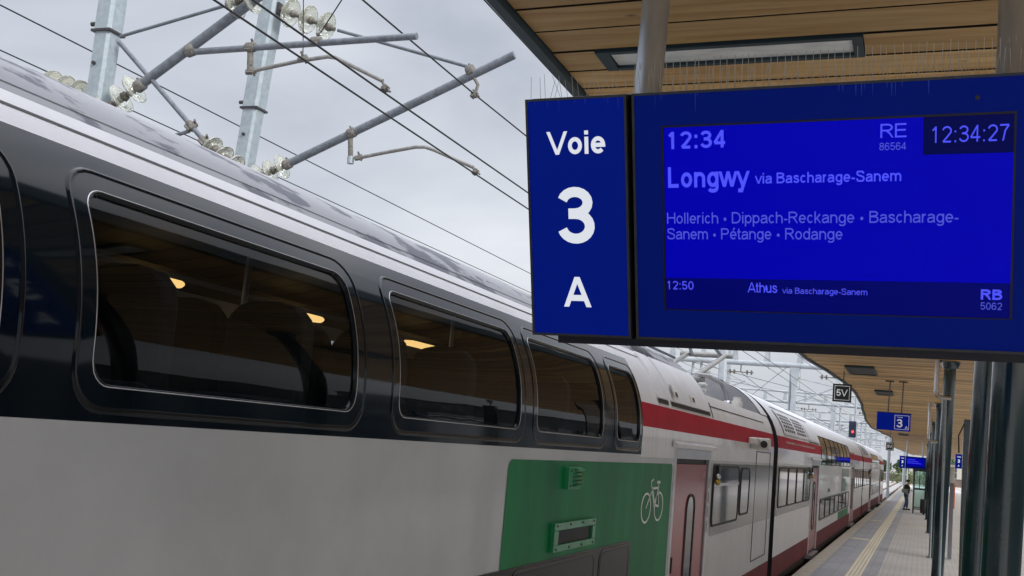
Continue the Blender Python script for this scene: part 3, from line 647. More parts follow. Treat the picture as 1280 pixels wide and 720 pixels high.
# lower black band and its windows
lb = MB(); pts = rr(-2.0, 10.05, .75, 1.425, .07, My=2, Ms=2); lb.add([(-2.493, y, z) for y, z in pts], [tuple(range(len(pts)))]); lbo = lb.build('lower_window_band', m_lowglass, t1)
for a, b in ((1.2, 4.1), (4.3, 6.75), (6.85, 8.84), (8.98, 9.99)):
    plate(a + .05, b - .05, Z(.80), Z(1.37), .09, .009).build('window', m_lowglass, lbo)
    ring(a, b, .76 - 2.38, 1.405 - 2.38, .12, [(-.003, .0065), (0, .007), (.003, .011), (.008, .012), (.013, .010), (.017, .0075), (.022, .007)]).build('window_frame', m_black, lbo)
# green ventilation louvre
lv = MB().box(-2.499, -2.455, 7.845, 8.155, 1.925, 2.092).build('ventilation_louvre', m_greenfr, t1, bevel=.004)
for k in range(5):
    z = 1.945 + k * .030
    MB().prism([(-2.457, 7.96, z), (-2.420, 7.96, z + .004), (-2.425, 7.96, z + .016), (-2.457, 7.96, z + .022)], (0, .18, 0)).build('louvre_slat', m_greenfr, lv)
for z in (1.95, 2.065): MB().lathe([(.008, 0), (.008, .006)], (-2.455, 7.89, z), (1, 0, 0), 8).build('bolt', m_bolt, lv)
# destination display
dm = MB(); a, b, c, d = 7.63, 8.70, 1.472, 1.682
for bx in ((a, b, d - .055, d), (a, b, c, c + .05), (a, a + .10, c + .05, d - .055), (b - .08, b, c + .05, d - .055)): dm.box(-2.499, -2.462, *bx)
dd = dm.build('display_frame', m_greenfr, t1, bevel=.004)
hbar(-2.499, -2.482, a + .10, b - .08, c + .05, d - .055, 'display_screen', m_dark, dd)
for q in range(4):
    for z in (c + .02, d - .02): MB().lathe([(.008, 0), (.008, .006)], (-2.462, a + .06 + q * (b - a - .12) / 3, z), (1, 0, 0), 8).build('bolt', m_bolt, dd)
# bicycle symbol
by, bz, ux, uz = 10.82, 1.70, 1.0, 1.0
m_sym = pm('symbol_pale_grey', (.70, .74, .70), rough=.5, coat=.3)
def ribbon(m, pts, w, x=-2.4935):
    for (y0, z0), (y1, z1) in zip(pts[:-1], pts[1:]):
        d = Vector((y1 - y0, z1 - z0)); l = d.length; d /= l; nn = Vector((-d.y, d.x)) * w / 2; e = d * w * .3
        m.add([(x, y0 - e.x + nn.x, z0 - e.y + nn.y), (x, y0 - e.x - nn.x, z0 - e.y - nn.y), (x, y1 + e.x - nn.x, z1 + e.y - nn.y), (x, y1 + e.x + nn.x, z1 + e.y + nn.y)], [(0, 1, 2, 3)])
    return m
sy = MB()
for cy, cz in ((10.55, 1.70), (11.10, 1.70)):
    n = 28; r0, r1 = .150, .130
    vs = [(-2.4935, cy + r * 1.35 * math.cos(2 * math.pi * k / n), cz + r * math.sin(2 * math.pi * k / n)) for r in (r0, r1) for k in range(n)]
    sy.add(vs, [(k, (k + 1) % n, n + (k + 1) % n, n + k) for k in range(n)])
ribbon(sy, [(10.55, 1.70), (10.78, 1.88), (10.93, 1.72), (11.10, 1.70)], .022); ribbon(sy, [(10.76, 1.885), (11.02, 1.89)], .022)
ribbon(sy, [(10.93, 1.70), (11.04, 1.93), (11.10, 1.70)], .022); ribbon(sy, [(10.90, 1.70), (10.70, 1.95), (10.79, 1.975)], .022)
ribbon(sy, [(10.97, 1.945), (11.10, 1.945)], .03)
sy.build('bicycle_symbol', m_sym, gpo)
# door, stickers, lower windows of the end section
door(t1, 11.83, 13.81, 2.195)
for k, z in enumerate((1.98, 1.80, 1.62, 1.44)):
    hbar(-2.487, -2.4855, 13.83, 13.90, z - .14, z, 'pictogram_plate', pm('plate_grey_print', (.3, .31, .34), var=.6, scale=60), t1)
gb = MB(); pts = rr(14.12, Y1 - .06, 1.225, 2.155, .08, My=2, Ms=2); gb.add([(-2.495, y, z) for y, z in pts], [tuple(range(len(pts)))]); gbo = gb.build('smoked_window_band', m_gband, t1)
side_window(t1, 14.2, 16.3, 1.36, 2.11, .10, off=.01); side_window(t1, 16.5, 17.35, 1.42, 2.09, .10, off=.01)
hbar(-2.489, -2.484, 14.22, 16.28, 1.86, 1.90, 'window_transom', m_steel, t1)
for y in (18.02, 19.72): hbar(-2.499, -2.4925, y, y + .025, .62, 2.38, 'panel_joint', m_dark, t1)
hbar(-2.499, -2.4925, 18.02, 19.74, .61, .625, 'panel_joint', m_dark, t1); hbar(-2.499, -2.4925, 18.02, 19.74, 2.365, 2.38, 'panel_joint', m_dark, t1)
cm = MB(); cm.box(-2.50, -2.20, 17.28, 17.42, 2.40, 2.585).build('camera_housing', m_camw, t1, bevel=.02)
hbar(-2.50, -2.36, 17.05, 17.28, 2.47, 2.58, 'camera_bracket', m_camw, t1, bevel=.02)
MB().lathe([(.055, 0), (.055, .02), (.045, .024)], (-2.29, 17.28, 2.49), (0, -1, 0), 18).build('camera_lens', m_dark, t1)
def door_lamp(t, y):
    l = hbar(-2.484, -2.44, y, y + .05, 1.90, 2.14, 'indicator_bracket', m_dark, t)
    for z, mt in ((1.99, m_steel), (1.92, m_amber)): MB().lathe([(.0, 0), (.03, .01), (.04, .035), (.03, .06), (.0, .07)], (-2.44, y - .02, z), (0, -1, .0), 12).build('indicator_lamp', mt, l)
door_lamp(t1, 14.25)
underframe(t1, Y0, Y1)
# interior of the upper deck
hbar(-5.27, -2.53, Y0, 10.9, 1.93, 1.97, 'deck_floor', m_intdark, t1)
ce = MB(); cs = [Z(3.13) + (SEND - 2 * Z(3.13)) * k / 12 for k in range(13)]
vs = [(P(s, -.05).x, y, min(3.38, P(s, -.05).y)) for s in cs for y in (Y0, 10.9)]
ce.add(vs, [(2 * i, 2 * i + 1, 2 * i + 3, 2 * i + 2) for i in range(12)], True); ce.build('ceiling_lining', m_intdark, t1)
for yy in (10.9, Y0 + .02):
    pts = [P(-.4 + (SEND + .8) * k / 36, -.04) for k in range(37)]
    MB().prism([(p.x, yy, p.y) for p in pts], (0, .04, 0)).build('end_partition', m_intdark, t1)
hbar(-5.12, -4.75, -4, 10.5, 3.16, 3.19, 'luggage_rack', m_intdark, t1)
for y, hl in ((.9, .22), (3.0, .22), (5.62, .20), (7.40, .22), (9.62, .30)):
    MB().prism([(-4.70, y - hl, 3.052), (-4.58, y - hl, 3.046), (-4.55, y - hl, 3.075), (-4.58, y - hl, 3.10), (-4.70, y - hl, 3.10)], (0, 2 * hl, 0)).build('ceiling_lamp', m_lamp, t1, bevel=.02)
seatp = None
def seat_mb(x):
    m = MB(); w = .215
    prof = [(-w, 2.30), (-w, 2.66), (-w + .02, 2.73), (-w + .07, 2.78), (-.06, 2.80), (.06, 2.80), (w - .07, 2.78), (w - .02, 2.73), (w, 2.66), (w, 2.30)]
    m.prism([(x + a, 0, z) for a, z in prof], (0, .11, 0)); m.box(x - w, x + w, -.42, .0, 2.26, 2.36); m.box(x - .03, x + .03, -.25, -.15, 1.97, 2.26); return m
rows = [-1.7 + .98 * k for k in range(13)]
for x in (-2.82, -3.29, -4.40, -4.87):
    base = seat_mb(x)
    so = base.build('seat', m_seat, t1, bevel=.02); so.location.y = 0
    first_ = True
    for y in rows:
        if x < -4.2 and (5.6 < y < 7.2 or 8.0 < y < 9.2): continue
        o = so if first_ else so.copy()
        if not first_: C.objects.link(o)
        first_ = False; o.location = (0, y, 0)
for y in (5.05, 7.9, 9.5):
    MB().tube([(-3.55, y, 1.97), (-3.55, y, 3.30)], .018, 8).build('grab_pole', m_steel, t1)

# ---- carriages 2 and 3
def far_car(y0, dA, up, dB, y1, label, near):
    t = thing('railway_carriage', label, 'train carriage', (-3.9, (y0 + y1) / 2, -.55), 'carriages of the train')
    car_common(t, y0, y1, [dA, dB], (up[0], up[1]), False)
    a, b = up
    # centre section: glazed upper deck
    skin('upper_side_panel', t, a, b, 2.195 - 2.38, Z(2.215), m_silver)
    skin('window_band', t, a, b, Z(2.215), Z(3.0), m_dark, -.012)
    n = int((b - a) / 1.75); w = (b - a) / n
    for k in range(n):
        p = plate(a + k * w + .03, a + (k + 1) * w - .03, Z(2.235), Z(2.96), .05, .002).build('upper_window', m_dglass, t)
        if near: ring(a + k * w + .015, a + (k + 1) * w - .015, Z(2.22), Z(2.975), .06, [(0, -.01), (.002, .012), (.014, .012), (.018, .001)]).build('window_gasket', m_dark, p)
    skin('roof_skin', t, a, b, Z(3.0), SEND - Z(3.0), m_white, ds=.08)
    skin('roof_shoulder', t, y0, a, Z(2.722), SEND - Z(2.722), m_white, -.0)
    skin('roof_shoulder', t, b, y1, Z(2.722), SEND - Z(2.722), m_white)
    skin('far_side_panel', t, y0, y1, SEND - Z(2.722), SEND + 2.3, m_silver, -.01)
    arch(y0 + .02, Z(2.3) - .01, SEND - Z(2.3), .05).build('car_end_panel', m_dark, t); arch(y1 - .07, Z(2.3), SEND - Z(2.3), .05).build('car_end_panel', m_dark, t)
    hbar(-5.28, -2.52, y0 + .02, y0 + .07, 0, 2.3, 'car_end_panel', m_dark, t); hbar(-5.28, -2.52, y1 - .07, y1 - .02, 0, 2.3, 'car_end_panel', m_silver, t)
    for d in (dA, dB): door(t, d[0], d[1], 2.195)
    door_lamp(t, dA[0] - .3)
    # smoked bands of the end sections
    for c, d in ((y0 + .08, dA[0] - .2), (dB[1] + .2, y1 - .08)):
        pts = rr(c, d, 1.225, 2.155, .08, My=2, Ms=2); MB().add([(-2.495, y, z) for y, z in pts], [tuple(range(len(pts)))]).build('smoked_window_band', m_gband, t)
        q = (d - c - .3) / 4
        for k in range(4): side_window(t, c + .15 + k * q + .07, c + .15 + (k + 1) * q - .07, 1.38, 2.11, .09, off=.01)
    # lower-deck windows
    pts = rr(a + .05, b - .1, .72, 1.33, .06, My=2, Ms=2); MB().add([(-2.4945, y, z) for y, z in pts], [tuple(range(len(pts)))]).build('smoked_window_band', m_gband, t)
    for k in range(n): side_window(t, a + k * w + .12, a + (k + 1) * w - .10, .78, 1.28, .06, off=.008)
    # perforated ventilation panel and hatches on the shoulder
    v = plate(y0 + 1.2, y0 + 6.1, Z(2.78), Z(3.26), .04, .02).build('ventilation_panel', m_white, t)
    vm = MB()
    for blk in (0, 1):
        for i in range(5):
            for j in range(5):
                yy = y0 + 1.5 + blk * 2.35 + i * .40; s = Z(2.84) + j * (Z(3.17) - Z(2.84)) / 4.6
                pa, pb = P(s, .024), P(s + .055, .024); vm.add([(pa.x, yy, pa.y), (pa.x, yy + .27, pa.y), (pb.x, yy + .27, pb.y), (pb.x, yy, pb.y)], [(0, 1, 2, 3)])
    vm.build('ventilation_slots', m_dark, v, kind='stuff')
    skin('hatch_slot', t, y0 + 1.4, y0 + 9, Z(3.29), Z(3.31), m_dark, .01)
    skin('panel_gap', t, y0 + 6.3, y0 + 9.2, Z(2.735), Z(2.765), m_dark, .006)
    skin('panel_gap', t, y0 + 6.2, y0 + 6.24, Z(2.75), Z(3.3), m_dark, .004); skin('panel_gap', t, b + .1, b + 3.2, Z(2.735), Z(2.765), m_dark, .006)
    for yy in (a + .02, b - .04): skin('roof_joint', t, yy, yy + .03, Z(3.0), Z(3.6), m_dark, .003)
    if near:
        gq = MB(); pts = rr(a + 7.6, b - .2, .50, 1.32, .05, My=2, Ms=2)
        skin('roof_hatch', t, y0 + 6.4, y0 + 9, Z(2.80), Z(3.2), m_white, .012)
        hbar(-2.5, -2.4925, a + 7.4, b - .15, .47, .72, 'green_panel', m_green, t)
        hbar(-2.5, -2.4925, a + 8.5, b - .4, 1.36, 2.15, 'green_panel', pm('poster_green_pale', (.10, .24, .17), rough=.3, coat=.5, var=.3, scale=2.5), t)
        fr = hbar(-2.5, -2.49, a + 2.6, a + 3.5, 1.42, 1.58, 'display_frame', m_steel, t); hbar(-2.4895, -2.4885, a + 2.75, a + 3.35, 1.45, 1.55, 'display_screen', m_dark, fr)
        lettering('stripe_lettering', 'chemins de fer luxembourgeois', m_sym, t, Vector((-2.500, y0 + 1.4, 2.50)), Vector((0, 1, 0)), Vector((-.13, 0, .99)).normalized(), 0, 6.2, .10, .155, lift=.004)
    underframe(t, y0, y1)
    return t
t2 = far_car(20.86, (27.8, 29.8), (30.4, 43.1), (44.2, 46.2), 53.0, 'second carriage with a perforated roof panel and mirror-like upper windows', True)
t3 = far_car(53.6, (60.6, 62.6), (63.2, 74.2), (75.2, 77.2), 83.4, 'farthest carriage, the small tail of the train beside the platform', False)
for y, lb in ((20.25, 'dark rubber gangway bellows between the nearest and second carriages'), (53.0, 'dark gangway bellows between the second and farthest carriages')):
    g = MB(); n = 6
    for k in range(n):
        a0 = y + .02 + k * .095; g.box(-5.1, -2.72, a0, a0 + .05, .1, 3.1); g.box(-5.05, -2.80, a0 + .05, a0 + .095, .12, 3.05)
    tag(g.build('gangway_bellows', m_dark), lb, 'gangway')
# tail lamps on the last carriage
for z in (.75,): hbar(-2.75, -2.6, 83.4, 83.44, z, z + .1, 'tail_lamp', m_camw, t3)

# ------------------------------------------------------------------ canopy
ZC = 4.2
K_ = (ZC - 2.3) / 2.2      # the canopy and all that hangs from it share one scale
EDGE = [(-12, -2.08), (5, -2.08), (9, -2.12), (16, -2.33), (23.9, -2.38), (27.7, -2.13), (31, -1.97), (34.5, -1.92), (40, -2.02), (46.8, -2.26), (56, -2.55), (65.6, -2.68), (72, -2.4), (83, -2.0), (92, -2.15), (104, -2.5), (119, -2.65), (140, -2.0), (160, -1.4), (172, -1.0)]
EDGE = [(a * K_, b * K_) for a, b in EDGE]
def xe(y):
    for (a, xa), (b, xb) in zip(EDGE[:-1], EDGE[1:]):
        if a <= y <= b:
            q = (y - a) / (b - a); return xa + (xb - xa) * (q * q * (3 - 2 * q) * .5 + q * .5)
    return EDGE[0][1] if y < -12 else EDGE[-1][1]
CE = 172.0 * K_; XR = 5.2
cn = thing('platform_canopy', 'wide platform canopy with wooden board ceiling and a wavy dark edge', 'canopy', (1.5, 0, ZC))
ys = [-10.3 + .75 * i for i in range(231)]; ys = [y for y in ys if y < CE] + [CE]
m = MB(); vs = []
for y in ys: vs += [(xe(y), y, ZC + .03), (XR, y, ZC + .03), (XR, y, ZC + .42), (xe(y) - .05, y, ZC + .32)]
m.add(vs, [(4 * i + a, 4 * i + 4 + a, 4 * i + 4 + (a + 1) % 4, 4 * i + (a + 1) % 4) for i in range(len(ys) - 1) for a in range(4)])
m.add(vs[:4], [(0, 1, 2, 3)]); m.add(vs[-4:], [(0, 1, 2, 3)])
m.build('roof_deck', m_trim, cn)
m = MB(); vs = []
for y in ys: vs += [(xe(y) - .062, y, ZC - .03), (xe(y) - .012, y, ZC - .03), (xe(y) + .0, y, ZC + .028), (xe(y) - .062, y, ZC + .33)]
m.add(vs, [(4 * i + a, 4 * i + 4 + a, 4 * i + 4 + (a + 1) % 4, 4 * i + (a + 1) % 4) for i in range(len(ys) - 1) for a in range(4)])
m.build('edge_trim', m_trim, cn)
SL = -.05
BP = .316 * K_; B0 = 5.349 * K_; XA = 2.07 * K_
def board(y, x0, x1, w=BP - .021, z=ZC):
    # y is the near edge at the canopy edge
    f = lambda x: y + SL * (x + XA)
    return MB().prism([(x0, f(x0), z), (x1, f(x1), z), (x1, f(x1) + w, z), (x0, f(x0) + w, z)], (0, 0, .022))
def far_clear(x0, x1, y0, y1): return (x0, x1, y0, y1)
LAMPS = [(5.658, -1.81, -.385)]
k0 = int((2.2 - B0) / BP) - 1
for k in range(k0, 60):
    y = B0 + BP * k
    zz = ZC + random.uniform(-.002, .002)
    if k == 1:
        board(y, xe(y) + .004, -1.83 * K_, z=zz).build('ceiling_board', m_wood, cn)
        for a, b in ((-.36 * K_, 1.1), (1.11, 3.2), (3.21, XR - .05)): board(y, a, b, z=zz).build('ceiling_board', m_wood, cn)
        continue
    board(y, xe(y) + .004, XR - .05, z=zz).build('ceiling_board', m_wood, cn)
mm = MB(); y = B0 + BP * 60
while y < CE - .6:
    x0 = max(xe(y), xe(y + .3)) + .004; f = lambda x: y + SL * (x + XA)
    zz = ZC + random.uniform(-.004, .004)
    mm.add([(x0, f(x0), zz), (XR - .05, f(XR), zz), (XR - .05, f(XR) + BP - .016, zz), (x0, f(x0) + BP - .016, zz)], [(0, 1, 2, 3)]); y += BP
y = B0 + BP * (k0 - 1)
while y > -9.8:
    f = lambda x: y + SL * (x + XA)
    x0 = xe(y) + .004; mm.add([(x0, f(x0), ZC), (XR - .05, f(XR), ZC), (XR - .05, f(XR) + BP - .016, ZC), (x0, f(x0) + BP - .016, ZC)], [(0, 1, 2, 3)]); y -= BP
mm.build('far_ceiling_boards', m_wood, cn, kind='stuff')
# near recessed lamp
YL = B0 + BP
def f_(x): return YL + SL * (x + XA)
lf = MB()
def quadbox(x0, x1, a, b, z0, z1): lf.prism([(x0, f_(x0) + a, z0), (x1, f_(x1) + a, z0), (x1, f_(x1) + b, z0), (x0, f_(x0) + b, z0)], (0, 0, z1 - z0))
xa_, xb_ = -1.825 * K_, -.365 * K_; e0, e1, e2, e3 = .0, .034, .226, .259
quadbox(xa_, xb_, e0, e1, ZC - .012, ZC + .028); quadbox(xa_, xb_, e2, e3, ZC - .012, ZC + .028)
quadbox(xa_, xa_ + .06, e1, e2, ZC - .012, ZC + .028); quadbox(xb_ - .045, xb_, e1, e2, ZC - .012, ZC + .028)
nl = thing('ceiling_light', 'long unlit ceiling light with pale diffuser, nearest, above the big sign', 'ceiling light', (-1.1 * K_, 5.8 * K_, ZC))
lf.build('lamp_frame', m_trim, nl)
x0, x1 = xa_ + .064, xb_ - .049
MB().prism([(x0, f_(x0) + e1 + .001, ZC + .004), (x1, f_(x1) + e1 + .001, ZC + .004), (x1, f_(x1) + e2 - .001, ZC + .004), (x0, f_(x0) + e2 - .001, ZC + .004)], (0, 0, .02)).build('diffuser', m_lightpanel, nl)
m_dimlamp = pm('dark_lamp_recess', (.012, .014, .014), rough=.5)
for i, (xa, xb, ya, yb, lb) in enumerate(((-1.68, -1.05, 25.2, 27.2, 'dark rectangular ceiling light right of the 5V sign'), (-1.33, -.84, 32.8, 34.5, 'dark ceiling light behind the rods of the small blue 3 sign'),
        (-1.35, -.75, 46, 48, 'dark ceiling light just below the small blue 3 sign'), (-1.5, -.9, 56, 58.5, 'small dark ceiling light right of the far 6V sign'), (-1.4, -.8, 72, 74.5, 'smallest dark ceiling light above the far blue display'),
        (.62, 1.1, 12, 13.6, 'dark ceiling light between the two near columns'))):
    xa, xb, ya, yb = xa * K_, xb * K_, ya * K_, yb * K_; l = thing('ceiling_light', lb, 'ceiling light', ((xa + xb) / 2, ya, ZC))
    q = MB(); 
    for bx in ((xa, xb, ya, ya + .04), (xa, xb, yb - .04, yb), (xa, xa + .04, ya + .04, yb - .04), (xb - .04, xb, ya + .04, yb - .04)): q.box(*bx, ZC - .05, ZC - .006)
    q.build('lamp_frame', m_trim, l); MB().box(xa + .04, xb - .04, ya + .04, yb - .04, ZC - .035, ZC - .008).build('diffuser', m_dimlamp, l)

# ------------------------------------------------------------------ columns
def column(x, y, r, label, lean=.0):
    t = thing('canopy_column', label, 'column', (x, y, 0), 'dark columns carrying the canopy')
    MB().tube([(x, y, .02), (x + lean, y, ZC + .0)], r, 36).build('shaft', m_col, t)
    MB().lathe([(r + .05, 0), (r + .05, .02), (r + .01, .03)], (x, y, 0), (0, 0, 1), 24).build('base_plate', m_col, t)
    MB().lathe([(r + .02, -.12), (r + .06, -.02), (r + .06, -.004)], (x + lean, y, ZC - .004), (0, 0, 1), 24).build('column_head', m_col, t)
    return t
column(.37, 6.4, .098, 'thickest dark column at the right edge of the photo', .10)
column(.365, 9.1, .098, 'second thick dark column from the right, with a pale highlight', .12)
t = column(.31, 20.0, .10, 'slimmer dark column with branching pipes at its top, right of the silver downpipe', .10)
for i, (y, lb) in enumerate(((32.4, 'dark column standing behind the silver downpipe elbow'), (44.9, 'third slim dark column in the receding row'), (57.2, 'slim dark column in front of the glass shelter'), (69.6, 'small dark column behind the glass shelter'), (82, 'smallest dark column, far beyond the shelter'))):
    column(.37, y, .092, lb, .06)
def downpipe(y, x, zel, label):
    t = thing('downpipe', label, 'downpipe', (x, y, 0))
    MB().tube([(x, y, ZC), (x, y, zel + .10), (x + .02, y, zel + .03), (x + .09, y, zel), (x + .24, y, zel)], .038, 12).build('pipe', m_steel, t)
    for z in (zel + .22, zel + .1): MB().lathe([(.048, 0), (.048, .03)], (x, y, z), (0, 0, 1), 12).build('pipe_collar', m_steel, t)
    MB().tube([(x + .155, y, zel), (x + .155, y, 0)], .022, 10).build('lower_pipe', m_galv, t)
downpipe(19.8, .195, 3.56, 'silver downpipe with an elbow left of the slim near column')
downpipe(32.1, .165, 3.12, 'small silver downpipe beside the far columns')
# bracket pipes at the top of the y=20 column
bt = MB()
for dx, dy in ((-.14, .0), (-.1, .25), (.05, .3), (-.2, -.2)): bt.tube([(.43, 20.0, 3.85), (.45 + dx * .6, 20.0 + dy * .6, 4.2), (.45 + dx, 20.0 + dy, ZC)], .03, 8)
bt.build('bracket_pipes', m_col, t)
# tall dark cabinet
cb = thing('equipment_post', 'tall square dark cabinet with a small white loudspeaker on top, between columns', 'equipment post', (.49, 14, 0))
MB().box(.455, .66, 13.9, 14.1, 0, 2.95).build('cabinet', m_col, cb, bevel=.008)
MB().lathe([(.012, 0), (.012, .10), (.05, .10), (.05, .2), (.04, .21)], (.57, 14.0, 2.95), (0, 0, 1), 14).build('loudspeaker', m_camw, cb)
MB().tube([(.46, 13.9, 2.9), (.40, 13.88, 2.75), (.41, 13.88, 2.55)], .008, 6).build('cable', m_dark, cb)
ip = thing('help_point', 'slim grey information pillar with a white head and orange stripe behind the columns', 'help point', (.82, 32.7, 0))
MB().box(.765, .87, 32.6, 32.8, 0, 2.05).build('pillar', pm('pillar_grey', (.16, .165, .20), rough=.4), ip, bevel=.01)
MB().box(.76, .875, 32.58, 32.82, 2.05, 2.5).build('head', m_camw, ip, bevel=.02); MB().box(.871, .90, 32.62, 32.78, 1.35, 2.0).build('orange_panel', m_orange, ip)

# ------------------------------------------------------------------ the large platform display
SC = Vector((-.565, 3.768, 3.133)); U = Vector((.9985, -.054, .0)); U.z = .008; U.normalize(); V = Vector((-.015, -.285, .958)); V = (V - U * V.dot(U)).normalized(); W = U.cross(V)   # W faces the viewer
def sp(x, y, d=0.): return SC + U * x + V * y + W * d
def sbox(m, x0, x1, y0, y1, d0, d1): return m.obox(sp((x0 + x1) / 2, (y0 + y1) / 2, (d0 + d1) / 2), U * (x1 - x0) / 2, V * (y1 - y0) / 2, W * (d1 - d0) / 2)
sg = thing('platform_display', 'large blue hanging platform 3 sign with departure screen to Longwy at 12:34', 'platform sign', tuple(sp(0, -.46)))
YT, YB = .447, -.456
sbox(MB(), -.876, -.476, YB, YT, -.14, -.02).build('track_panel_housing', m_casing, sg)
sbox(MB(), -.455, .955, YB, YT, -.14, -.02).build('display_housing', m_casing, sg)
sbox(MB(), -.476, -.455, YB + .01, YT - .02, -.13, -.06).build('spine', m_casing, sg)
def framed(x0, x1, nm, mat, w=.009):
    p = sbox(MB(), x0 + w, x1 - w, YB + w, YT - w, -.019, .0).build(nm, mat, sg)
    f = MB(); sbox(f, x0, x1, YT - w, YT, -.019, .004); sbox(f, x0, x1, YB, YB + w, -.019, .004); sbox(f, x0, x0 + w, YB + w, YT - w, -.019, .004); sbox(f, x1 - w, x1, YB + w, YT - w, -.019, .004)
    f.build('edge_frame', m_frame, p); return p
pa = framed(-.876, -.476, 'track_panel', m_blue)
sx0, sx1, sy0, sy1 = -.346, .816, -.343, .327
# display face as four strips round the screen opening
fm = MB(); w = .009
sbox(fm, -.455 + w, .955 - w, sy1, YT - w, -.019, 0); sbox(fm, -.455 + w, .955 - w, YB + w, sy0, -.019, 0)
sbox(fm, -.455 + w, sx0, sy0, sy1, -.019, 0); sbox(fm, sx1, .955 - w, sy0, sy1, -.019, 0)
pb = fm.build('display_face', m_bluedim, sg)
f = MB(); x0, x1 = -.455, .955
sbox(f, x0, x1, YT - w, YT, -.019, .004); sbox(f, x0, x1, YB, YB + w, -.019, .004); sbox(f, x0, x0 + w, YB + w, YT - w, -.019, .004); sbox(f, x1 - w, x1, YB + w, YT - w, -.019, .004)
f.build('edge_frame', m_frame, pb)
f = MB(); b_ = .007
sbox(f, sx0, sx1, sy1 - b_, sy1, -.01, .0015); sbox(f, sx0, sx1, sy0, sy0 + b_ * .5, -.01, .0015); sbox(f, sx0, sx0 + b_, sy0 + b_ * .5, sy1 - b_, -.01, .0015); sbox(f, sx1 - b_, sx1, sy0 + b_ * .5, sy1 - b_, -.01, .0015)
f.build('screen_bezel', pm('bezel_black', (.003, .003, .008), rough=.4), sg)
RT = -.224
scr = sbox(MB(), sx0 + b_, sx1 - b_, RT, sy1 - b_, -.012, -.004).build('screen', m_screen, sg)
sbox(MB(), sx0 + b_, sx1 - b_, sy0, RT - .0005, -.012, -.004).build('screen_row', m_screend, scr)
sbox(MB(), .538, sx1 - b_, .197, sy1 - b_, -.0039, -.0025).build('clock_field', m_screenc, scr)
def T(txt, x0, x1, y0, y1, mat=m_txt, weight=.13, lift=.0): return lettering('lettering', txt, mat, scr, SC, U, V, x0, x1, y0, y1, weight, lift=lift - .0024)
T('12:34', -.322, -.116, .243, .304, weight=.17)
T('Longwy', -.325, -.030, .104, .178, weight=.18)
T('via Bascharage-Sanem', -.012, .472, .113, .150, weight=.15)
T('Hollerich • Dippach-Reckange • Bascharage-', -.331, .650, -.026, .014, m_txtlo, weight=.12)
T('Sanem • Pétange • Rodange', -.331, .285, -.083, -.043, m_txtlo, weight=.12)
T('RE', .405, .487, .257, .303, weight=.12); T('86564', .402, .486, .216, .241, m_txtlo, weight=.11)
T('12:34:27', .566, .796, .235, .288, weight=.105, lift=.001)
T('12:50', -.334, -.236, -.267, -.236, weight=.13); T('Athus', -.040, .064, -.272, -.236, weight=.13); T('via Bascharage-Sanem', .081, .367, -.273, -.252, weight=.12)
T('RB', .722, .786, -.279, -.245, weight=.2); T('5062', .722, .786, -.312, -.288, m_txtlo, weight=.12)
lettering('lettering', 'Voie', m_letters, pa, SC, U, V, -.794, -.560, .236, .322, .18, lift=.0008)
lettering('lettering', '3', m_letters, pa, SC, U, V, -.756, -.610, -.100, .114, .175, lift=.0008)
lettering('lettering', 'A', m_letters, pa, SC, U, V, -.742, -.630, -.342, -.227, .20, lift=.0008)
sbox(MB(), -.775, .95, YB - .030, YB - .002, -.13, -.01).build('bottom_rail', m_casing, sg)
for x in (.70,): MB().lathe([(.008, 0), (.008, .003)], sp(x, .375, .0), W, 8).build('screw', m_bolt, sg)
# back of the sign, same face turned to the other side
sbox(MB(), -.86, -.49, YB + .02, YT - .02, -.144, -.1405).build('rear_track_panel', m_blue, sg); sbox(MB(), -.44, .94, YB + .02, YT - .02, -.144, -.1405).build('rear_display_face', m_bluedim, sg)
# limescale runs on the top edge
dr = MB(); random.seed(3)
for i in range(26):
    x = random.choice([random.uniform(-.87, -.5), random.uniform(-.44, -.2), random.uniform(.25, .6)]); l = random.uniform(.01, .05) * random.choice((.4, 1, 1.4)); ww = random.uniform(.0008, .002)
    dr.add([sp(x - ww, YT - w, .0005), sp(x + ww, YT - w, .0005), sp(x + ww * .3, YT - w - l, .0005), sp(x - ww * .3, YT - w - l, .0005)], [(0, 1, 2, 3)])
dr.build('limescale_runs', pm('limescale', (.02, .035, .16), rough=.8, emit=(.004, .012, .12), es=.5), sg, kind='stuff')
# hanger pipes
for i, (x, lb) in enumerate(((-.425, 'left of the two pale round pipes the big blue display hangs from'), (.803, 'right of the two pale round pipes the big blue display hangs from'))):
    t = thing('hanger_pipe', lb, 'hanger pipe', tuple(sp(x, YT, -.09)), 'pipes holding the big display')
    b0 = sp(x, YT - .02, -.09); b1 = Vector((b0.x + .005, b0.y + .02, ZC))
    MB().tube([b0, b1], .052, 40).build('pipe', m_hanger, t); MB().lathe([(.09, -.012), (.09, 0)], b1 - Vector((0, 0, .002)), (0, 0, 1), 24).build('flange', m_hanger, t)
